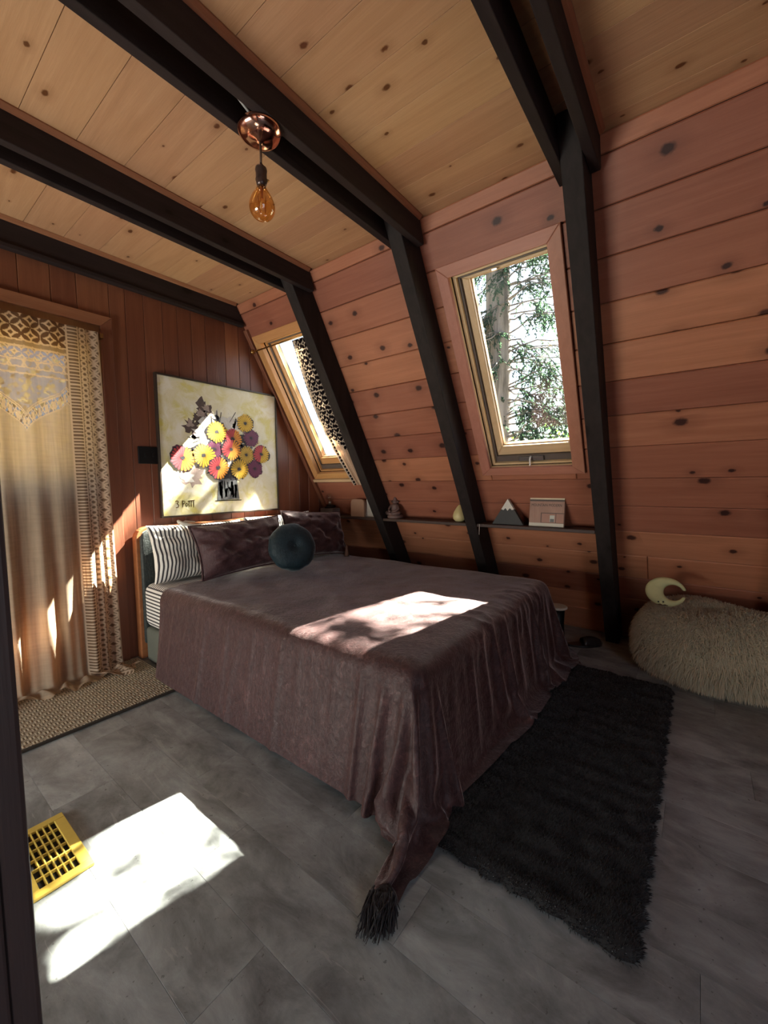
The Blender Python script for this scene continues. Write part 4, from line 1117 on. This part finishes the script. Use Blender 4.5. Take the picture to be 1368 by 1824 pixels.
# ------------------------------------------------------------------ shelves between the rafters and what stands on them
SZ = .808
SH = []
for (ya, yb), lab in zip(((2.1105, 2.785), (1.2895, 2.0285), (.468, 1.2075)), ('in the corner under the curtained window', 'between the far and middle rafters', 'under the bright window')):
    xf = 2.628; xb = X0 - K * (SZ - .02) - .0165 * HY - .004
    mb = MB(); mb.prism([(xf, SZ - .022), (xb, SZ - .022), (xb - .012, SZ), (xf, SZ)], 1, ya, yb)
    o = tag(mb.build('wall_shelf', JOIST_Y, bevel=.003), 'narrow dark wooden shelf board ' + lab, 'shelf', 'narrow shelves between the rafters')
    SH.append(o)
# lamp with a clear globe bulb
lp = empty('bulb_lamp', (2.665, 2.70, SZ), 'small table lamp with clear globe bulb on a grey wooden block', 'lamp')
GB = plain('grey_driftwood', (.16, .125, .11), .8)
mb = MB(); mb.box(2.635, 2.735, 2.605, 2.765, SZ + .0005, SZ + .062); mb.build('block', GB, lp, bevel=.006)
lc_ = (2.685, 2.685, SZ + .0625)
mb = MB(); mb.lathe([(.052, 0), (.052, .006), (.034, .012), (.030, .026), (.026, .030), (0, .030)], lc_, 20); mb.build('holder', BLACK, lp, smooth=True)
mb = MB(); mb.lathe([(.012, .030), (.013, .05), (.014, .058), (.0, .058)], lc_, 14); mb.build('socket', STEEL, lp, smooth=True)
mb = MB(); mb.lathe([(.012, .058)] + [(.037 * math.sin(t), .098 - .037 * math.cos(t)) for t in [.42 + (math.pi - .42) * k / 14 for k in range(15)]], lc_, 24); gb = mb.build('globe_bulb', BULB_CLEAR, lp, smooth=True)
mb = MB(); mb.tube([(2.685, 2.685, SZ + .115), (2.680, 2.690, SZ + .155), (2.690, 2.680, SZ + .17), (2.690, 2.692, SZ + .15), (2.684, 2.680, SZ + .165)], .0016, 6); mb.build('filament', BRASS, gb, smooth=True)
# arched wooden block
mb = MB(); y0, y1, zt = 2.245, 2.395, SZ + .0005
pts = [(y0, zt), (y1, zt), (y1, zt + .115)] + [(y1 - .035 + .035 * math.cos(a), zt + .115 + .035 * math.sin(a)) for a in (math.pi / 8, math.pi / 4, 3 * math.pi / 8, math.pi / 2)] + [(y0 + .03, zt + .150), (y0 + .01, zt + .143), (y0, zt + .13)]
mb.prism(pts, 0, 2.648, 2.672)
tag(mb.build('wooden_block', plain('beech_block', (.33, .19, .125), .7), bevel=.002), 'upright wooden block with one rounded corner on the corner shelf', 'ornament')
# mountains: a white one behind the far rafter, a black one with a snowy cap
def mountain(x0_, yc, w, h, th_, matb, matc, label, cap=.42, jag=True):
    e = empty('wooden_mountain', (x0_, yc, SZ), label, 'ornament')
    z0 = SZ + .0005; P_ = lambda f, s: (yc + s * w / 2 * (1 - f), z0 + f * h)
    f = 1 - cap
    yl_, zl_ = P_(f, 1); yr_, zr_ = P_(f, -1); wl = yl_ - yr_
    jagp = [(yl_, zl_), (yl_ - wl * .18, zl_ - .006), (yl_ - wl * .33, zl_ + .008), (yl_ - wl * .5, zl_ - .010), (yl_ - wl * .68, zl_ + .008), (yl_ - wl * .84, zl_ - .004), (yr_, zr_)]
    lower = [(yc + w / 2, z0)] + jagp + [(yc - w / 2, z0)]
    mb = MB()
    # body under the cap line as quads, so that the jagged edge stays clean
    for p, q in zip(jagp[:-1], jagp[1:]):
        pass
    mb.prism(lower, 0, x0_, x0_ + th_); b_ = mb.build('mountain_body', matb, e)
    mb = MB(); mb.prism(jagp[::-1] + [(yc, z0 + h)], 0, x0_ - .0006, x0_ + th_ + .0006); mb.build('snow_cap', matc, e)
    return e
CHALK = plain('white_wood', (.66, .63, .57), .7)
mountain(2.665, 1.005, .215, .172, .030, plain('black_wood', (.018, .017, .018), .6), CHALK, 'black wooden mountain with a white snowy peak beside the book', cap=.40)
mountain(2.690, 2.225, .15, .215, .03, CHALK, CHALK, 'white wooden mountain half hidden behind the far rafter', cap=.4)
# seated figurine
def figurine(c):
    e = empty('figurine', c, 'small brown seated figurine with a crown next to the far rafter', 'figurine')
    ST = plain('brown_resin', (.13, .075, .065), .6)
    c = Vector(c)
    mb = MB(); mb.lathe([(.062, 0), (.066, .008), (.064, .022), (.055, .03), (0, .03)], c, 22); mb.build('plinth', ST, e, smooth=True)
    mb = MB()
    mb.lathe([(0.046, .0302), (.050, .045), (.036, .060), (.030, .085), (.034, .105), (.020, .116), (.014, .120)], c, 18)
    for s in (1, -1):
        mb.tube([c + Vector((-.01, s * .028, .105)), c + Vector((-.02, s * .046, .075)), c + Vector((-.045, s * .030, .058)), c + Vector((-.05, s * .012, .056))], [.012, .011, .009, .008], 8)
        mb.tube([c + Vector((-.005, s * .03, .048)), c + Vector((-.035, s * .056, .042)), c + Vector((-.052, s * .02, .038)), c + Vector((-.05, -s * .005, .036))], [.02, .018, .013, .009], 8)
    mb.build('body', ST, e, smooth=True)
    mb = MB(); mb.lathe([(0, .114), (.013, .117), (.021, .126), (.022, .136), (.016, .146), (0, .150)], c, 16)
    for s in (1, -1): mb.lathe([(0, -.004), (.012, 0), (0, .004)], c + Vector((-.002, s * .025, .132)), 10, axis=(1, 0, .2))
    mb.build('head', ST, e, smooth=True)
    mb = MB(); mb.lathe([(.018, .143), (.019, .150), (.011, .158), (.013, .162), (.004, .172), (0, .175)], c, 14); mb.build('crown', ST, e, smooth=True)
figurine((2.70, 1.955, SZ + .0005))
# pear-shaped ornament peeping out beside the middle rafter
pr = empty('pear_ornament', (2.70, 1.385, SZ), 'pale yellow pear-shaped ornament peeping out behind the middle rafter', 'ornament')
mb = MB(); mb.lathe([(0, 0), (.030, .002), (.046, .020), (.050, .042), (.042, .070), (.028, .095), (.016, .112), (.006, .122), (0, .124)], (2.70, 1.375, SZ + .0005), 24); mb.build('pear_body', plain('pale_yellow_ceramic', (.60, .52, .26), .45), pr, smooth=True)
mb = MB(); mb.tube([(2.70, 1.375, SZ + .124), (2.70, 1.372, SZ + .136)], .0025, 6); mb.build('stem', GB, pr)
# the book
bk = empty('book', (2.70, .757, SZ), 'large hardcover book about mountain houses standing on the shelf', 'book')
by0, by1, bh = .652, .864, .236
tilt = math.radians(7)
BP = Vector((2.672, by1, SZ + .0012)); BU = Vector((0, -1, 0)); BV = Vector((math.sin(tilt), 0, math.cos(tilt))); BN = BU.cross(BV)
if BN.x > 0: BN = -BN
bw = by1 - by0
def bslab(name, u0, u1, v0, v1, t0, t1, m, parent=bk):
    mb = MB(); mb.slab(BP, BU, BV, BN, [(u0, v0), (u1, v0), (u1, v1), (u0, v1)], t0, t1); return mb.build(name, m, parent)
CV = wood('cover_boards', (.30, .17, .12), (.42, .26, .19), (.1, .05, .03), along=2, across=1, knots=0, tint=0, rough=.45)
cov = bslab('cover', 0, bw, 0, bh, 0, .003, CV)
bslab('pages', .004, bw - .004, .004, bh - .004, -.020, -.0002, plain('paper', (.62, .57, .46), .8)); bslab('back_cover', 0, bw, 0, bh, -.0232, -.0202, CV)
bslab('sky_band', 0, bw, bh - .064, bh, .00305, .0034, plain('cream_print', (.62, .55, .38), .5), cov)
bslab('eave_shadow', .0, bw, bh - .076, bh - .0642, .00305, .0034, plain('dark_print', (.07, .045, .035), .5), cov)
bslab('door_shadow', .072, bw, .024, .088, .00305, .0033, plain('print_brown', (.10, .055, .04), .5), cov)
bslab('door_leaf', .078, .162, .026, .083, .0034, .0036, plain('print_rust', (.34, .17, .12), .5), cov); bslab('door_leaf', .166, bw, .026, .083, .0034, .0036, plain('print_rust2', (.34, .17, .12), .5), cov)
bslab('lit_window', .128, .156, .030, .072, .0037, .0039, plain('print_pale', (.50, .52, .46), .5), cov); bslab('window_view', .130, .154, .030, .050, .0040, .0042, plain('print_grey', (.12, .12, .11), .5), cov)
bslab('snow_ground', 0, bw, 0, .022, .00305, .0034, plain('print_snow', (.55, .51, .42), .5), cov)
def text_obj(s, size, u, v, t, m, parent, width=None):
    cu = bpy.data.curves.new('lettering', 'FONT'); cu.body = s; cu.size = size; cu.extrude = .0002; cu.resolution_u = 2
    tmp = bpy.data.objects.new('lettering', cu); col.objects.link(tmp)
    me = bpy.data.meshes.new_from_object(tmp.evaluated_get(bpy.context.evaluated_depsgraph_get()))
    bpy.data.objects.remove(tmp); bpy.data.curves.remove(cu)
    co = np.empty(len(me.vertices) * 3, np.float32); me.vertices.foreach_get('co', co); co = co.reshape(-1, 3)
    if width: co[:, 0] *= width / (co[:, 0].max() - co[:, 0].min())
    W = np.array(BP)[None] + (u + co[:, :1] - co[:, 0].min()) * np.array(BU) + (v + co[:, 1:2]) * np.array(BV) + (t + co[:, 2:]) * np.array(BN)
    me.vertices.foreach_set('co', W.astype(np.float32).ravel()); me.materials.clear(); me.materials.append(m); me.update()
    return link('lettering', me, parent)
INK = plain('print_ink', (.035, .022, .02), .5)
text_obj('MOUNTAIN MODERN', .024, .012, .128, .0034, INK, cov, bw - .028)
# thread hanging from the shelf
mb = MB(); mb.tube([(2.622, 1.185, SZ - .001), (2.622, 1.186, SZ - .03), (2.624, 1.188, SZ - .075)], .0016, 6)
tag(mb.build('thread', CREAM, smooth=True), 'short cream thread dangling from the shelf beside the middle rafter', 'thread')

# coat hook on the near rafter
hk = empty('coat_hook', (2.44, .387, 1.60), 'dark coat hook on the side of the near rafter', 'hook')
hx, hz = 2.50, 1.585
mb = MB(); mb.box(hx - .016, hx + .016, .3815, .3872, hz - .03, hz + .03); mb.build('hook_plate', BLACK, hk, bevel=.002)
mb = MB(); mb.tube([(hx, .382, hz + .006), (hx - .004, .362, hz + .004), (hx - .008, .345, hz + .016), (hx - .01, .340, hz + .028)], [.006, .006, .006, .009], 8); mb.build('hook_arm', BLACK, hk, smooth=True)

# ------------------------------------------------------------------ pendant lamp under the joist pair
lc3 = Vector((.945, 1.2485, 2.3195))
pn = empty('pendant_lamp', lc3, 'bare amber bulb pendant under a copper canopy on the middle joist pair', 'lamp')
mb = MB(); mb.lathe([(.074, 0), (.0755, -.004), (.072, -.013), (.060, -.024), (.040, -.032), (.016, -.036), (.010, -.040), (0, -.040)], lc3, 40); mb.build('canopy', COPPER, pn, smooth=True)
CORD = plain('brown_cord', (.09, .045, .025), .7)
mb = MB(); mb.tube([lc3 + Vector((0, 0, -.040)), lc3 + Vector((.001, 0, -.07)), lc3 + Vector((0, 0, -.112))], .0042, 10); mb.build('cord', CORD, pn, smooth=True)
SOCK = plain('dark_bronze_socket', (.10, .07, .065), .3, .7)
mb = MB(); mb.lathe([(.005, -.108), (.008, -.114), (.019, -.124), (.0205, -.134), (.0185, -.138), (.019, -.160), (.0205, -.163), (.017, -.176), (.015, -.184), (0, -.184)], lc3, 20); sk = mb.build('socket', SOCK, pn, smooth=True)
mb = MB(); mb.tube([lc3 + Vector((.018, -.004, -.155)), lc3 + Vector((.027, -.006, -.155))], .004, 8); mb.build('switch_key', BRASS, sk, smooth=True)
mb = MB(); bp = [(.015, -.180), (.017, -.192), (.027, -.206), (.039, -.226), (.0455, -.248), (.044, -.266), (.035, -.283), (.020, -.294), (.0, -.298)]; mb.lathe(bp, lc3, 28); bl = mb.build('bulb', BULB_AMBER, pn, smooth=True, subsurf=1)
FIL = NT('filament_metal'); FIL.p(color=(.55, .22, .06), rough=.4, metal=.6)
mb = MB()
pts = []
for k in range(9):
    a = 2 * math.pi * k / 8; pts += [lc3 + Vector((.013 * math.cos(a), .013 * math.sin(a), -.215 if k % 2 else -.268))]
mb.tube(pts, .0012, 5); mb.tube([lc3 + Vector((0, 0, -.185)), lc3 + Vector((0, 0, -.225))], .005, 8); mb.build('filament', FIL.m, bl)
mb = MB(); mb.tube([lc3 + Vector((-.004, -.002, .002)), lc3 + Vector((-.05, -.004, .03)), lc3 + Vector((-.105, .0, .058)), lc3 + Vector((-.14, .01, .11))], .0045, 8); mb.build('supply_cable', plain('grey_cable', (.42, .40, .38), .5), pn, smooth=True)

# ------------------------------------------------------------------ outside: ground, trees
GR = plain('forest_ground', (.11, .095, .05), 1.0)
mb = MB(); mb.box(X0 + .2, 45, -25, 30, -1.3, -1.0); mb.box(-12, X0 + .19, YB + .3, 30, -1.3, -1.0)
struct('ground_outside', mb, GR, 'forest floor outside the house', 'ground')
def bark_mat():
    m = NT('cedar_bark'); x, y, z = m.xyz(m.obj())
    n1 = m.noise(m.comb(m.math('MULTIPLY', x, 14.0), m.math('MULTIPLY', y, 14.0), m.math('MULTIPLY', z, 1.3)), 1.0, 5.0, .6, .4)
    m.p(color=m.ramp(n1, [(.35, (.10, .085, .080)), (.6, (.27, .24, .23))]), rough=.9, normal=m.bump(n1, .8, .03)); return m.m
BARK = bark_mat()
def leaf_mat(name, c, tr):
    m = NT(name); nz = m.noise(m.obj(), 3.0, 2.0); cc = m.mix(nz, [q * .6 for q in c], [q * 1.3 for q in c])
    df = m.n('BsdfDiffuse', {0: cc}); tl = m.n('BsdfTranslucent', {0: m.mix(1.0, cc, (*tr, 1.0), 'MULTIPLY')})
    mx = m.n('MixShader', {0: .4}); m.set(mx.inputs[1], df.outputs[0]); m.set(mx.inputs[2], tl.outputs[0]); m.set(m.out.inputs[0], mx.outputs[0]); return m.m
NEEDLE = leaf_mat('cedar_sprays', (.050, .085, .080), (1.3, 1.5, .8)); DRYLEAF = leaf_mat('dry_shrub_leaves', (.19, .165, .09), (1.2, 1.1, .8)); LEAF = leaf_mat('bush_leaves', (.10, .17, .05), (1.3, 1.5, .6))

class Leaves:
    def __init__(self): self.p = []; self.d = []; self.s = []
    def mesh(self, name, mat, parent, wide, seed):
        r = np.random.default_rng(seed); p, d, s = np.array(self.p), np.array(self.d), np.array(self.s)
        d = d / np.linalg.norm(d, axis=1)[:, None]; sd = np.cross(d, r.normal(size=d.shape)); sd /= np.linalg.norm(sd, axis=1)[:, None]
        L = s[:, None]; w = L * wide
        V = np.stack([p, p + d * L * .45 + sd * w, p + d * L, p + d * L * .45 - sd * w], 1).reshape(-1, 3)
        q = np.arange(len(p) * 4).reshape(-1, 4)
        me = bpy.data.meshes.new(name); me.from_pydata(V.tolist(), [], q.tolist()); me.materials.append(mat); me.update()
        o = link(name, me, parent); o['kind'] = 'stuff'; return o
trr = random.Random(21)
def spray(br, lv, p0, p1, sag, n_tw, tw_len, leaf, r0=.02, dens=26):
    """a branch from p0 to p1 that sags, with hanging twigs full of scale leaves"""
    p0, p1 = Vector(p0), Vector(p1); pts = []
    for k in range(9):
        t = k / 8; p = p0.lerp(p1, t); p.z -= sag * (t * t) ; p += Vector((trr.uniform(-.03, .03), trr.uniform(-.04, .04), trr.uniform(-.03, .03))); pts.append(p)
    br.tube(pts, [r0 * (1 - .85 * k / 8) + .002 for k in range(9)], 5)
    for k in range(n_tw):
        t = trr.uniform(.15, 1.0); i = min(int(t * 8), 7); b = pts[i].lerp(pts[i + 1], t * 8 - i)
        ax = (pts[i + 1] - pts[i]).normalized()
        dv = (ax * trr.uniform(.1, .9) + Vector((trr.uniform(-.9, .9), trr.uniform(-.9, .9), trr.uniform(-1.0, .15)))).normalized()
        L = tw_len * trr.uniform(.5, 1.2); e = b + dv * L + Vector((0, 0, -L * .35)); m_ = b.lerp(e, .5) + Vector((0, 0, L * .08))
        br.tube([b, m_, e], [.004, .003, .0015], 3, cap=False)
        for q in range(dens):
            s = trr.uniform(.1, 1.0); pp = b.lerp(m_, s * 2) if s < .5 else m_.lerp(e, s * 2 - 1)
            lv.p.append(tuple(pp)); lv.d.append(tuple(dv + Vector((trr.uniform(-.9, .9), trr.uniform(-.9, .9), trr.uniform(-1.1, .3))))); lv.s.append(leaf * trr.uniform(.6, 1.3))

tree = empty('cedar_tree', (6.6, 2.72, -1.0), 'big cedar with drooping sprays outside the bright window', 'tree')
tx, ty = 6.6, 2.70
mb = MB(); tp = [(tx + .03 * math.sin(z * .7), ty + .02 * math.cos(z), z) for z in np.linspace(-1.0, 11, 20)]
mb.tube(tp, [.27 - .016 * k * .6 for k in range(20)], 16); mb.build('trunk', BARK, tree, smooth=True)
br = MB(); lv = Leaves()
for k in range(84):                                              # branches seen through the bright window
    z0 = 1.6 + 3.4 * k / 83 + trr.uniform(-.1, .1); a = trr.uniform(-1.9, -.95)
    L = trr.uniform(.9, 2.1); p0 = (tx - .05, ty - .2, z0)
    if trr.random() < .3: a = trr.uniform(1.2, 3.6); L *= .7
    p1 = (tx + math.cos(a) * L * .5 - .1, ty + math.sin(a) * L, z0 + trr.uniform(-.35, .75))
    spray(br, lv, p0, p1, trr.uniform(.15, .8), 16, .30, .040, .012, 36)
for k, (t, dy, dxx) in enumerate(((2.6, -.20, .1), (2.9, .02, -.25), (3.1, -.24, -.35), (3.4, .18, .15), (3.7, -.12, .35), (4.0, .10, -.1), (4.3, -.22, .2), (3.2, -.30, .30), (3.6, -.28, -.15), (4.1, -.15, -.35), (4.5, .05, .1), (3.0, .2, -.1))):   # branches that cross the sunbeam of the bright window
    bx, by, bz = 2.33 + .87 * t + dxx, .82 - .24 * t + dy, 1.76 + t
    spray(br, lv, (tx, ty, bz + .35), (bx, by - .25, bz + .12), .15, 13, .32, .075, .016, 17)
for t, dy, ds in ((3.2, -.02, .0), (3.6, .05, .25), (4.0, -.05, -.22), (4.4, .16, .1), (4.7, -.14, -.1), (4.2, .02, .30)):      # dense fronds across the upper part of that beam
    b = Vector((2.17 + .87 * t - .5 * ds, .80 - .24 * t + dy, 2.02 + t + .866 * ds))
    spray(br, lv, b + Vector((.17, .25, -.20)), b + Vector((-.12, -.10, .26)), .05, 14, .17, .06, .010, 20)
    spray(br, lv, (tx, ty, b.z + .3), b + Vector((.17, .25, -.18)), .1, 2, .2, .06, .016, 8)
for t, dy, ds in ((3.4, .0, -.10), (3.7, .12, .02), (4.0, -.12, .08), (3.6, .2, .0), (3.9, .05, -.04), (5.0, .1, .1), (5.3, -.1, -.05), (5.6, .2, .05), (5.9, 0, .12), (5.2, .25, -.1), (6.1, -.15, 0)):      # and the lower half of the corner window's beam
    bx, by, bz = 2.27 + .87 * t, 2.52 - .24 * t + dy, 1.74 + t + ds
    spray(br, lv, (tx, ty, bz + .2), (bx - .2, by - .12, bz + .10), .12, 13, .20, .07, .014, 18)
for k in range(18):                                              # the crown higher up
    z0 = 5.2 + 4.4 * k / 17; a = trr.uniform(-1.5, 1.2); L = trr.uniform(1.6, 3.2)
    spray(br, lv, (tx, ty, z0), (tx + math.cos(a) * L * .8, ty + math.sin(a) * L, z0 + trr.uniform(0, .5)), trr.uniform(.3, .8), 12, .40, .075, .024, 16)
br.build('branches', BARK, tree)['kind'] = 'stuff'
lv.mesh('foliage', NEEDLE, tree, .24, 5)
def bush(c, rad, n, label, seed, leaf=.09, mat=None):
    rg = np.random.default_rng(seed); e = empty('bush', c, label, 'bush'); lv = Leaves(); mb = MB(); c = Vector(c)
    for k in range(9):
        a = rg.uniform(0, 6.28); mb.tube([c, c + Vector((math.cos(a) * rad[0] * .3, math.sin(a) * rad[1] * .3, rad[2] * .7)), c + Vector((math.cos(a) * rad[0] * .7, math.sin(a) * rad[1] * .7, rad[2] * 1.5))], [.03, .02, .006], 5)
    mb.build('stems', BARK, e)['kind'] = 'stuff'
    d = rg.normal(size=(n, 3)); d /= np.linalg.norm(d, axis=1)[:, None]; rr = rg.uniform(.55, 1.05, n)[:, None]
    lump = 1 + .18 * np.sin(d[:, :1] * 7 + seed) + .15 * np.sin(d[:, 1:2] * 9) + .1 * np.sin(d[:, 2:] * 11)
    p = np.array(c) + np.array([0, 0, rad[2]]) + d * rr * lump * np.array(rad)
    lv.p = p.tolist(); lv.d = (d + rg.normal(size=(n, 3)) * .8).tolist(); lv.s = (leaf * rg.uniform(.6, 1.3, n)).tolist()
    lv.mesh('leaves', mat or LEAF, e, .36, seed)
bush((9.0, 1.75, -1.0), (1.0, .95, 1.75), 5000, 'sunlit leafy bush low in the bright window', 3)
bush((.6, 7.5, -1.0), (2.6, .9, 2.1), 6000, 'sunlit shrub outside the glazed door behind the lace curtain', 14, .10, DRYLEAF)
bush((11.0, 3.6, -1.0), (1.5, 1.1, 1.55), 4000, 'paler bush farther off beside the cedar trunk', 9, .11)
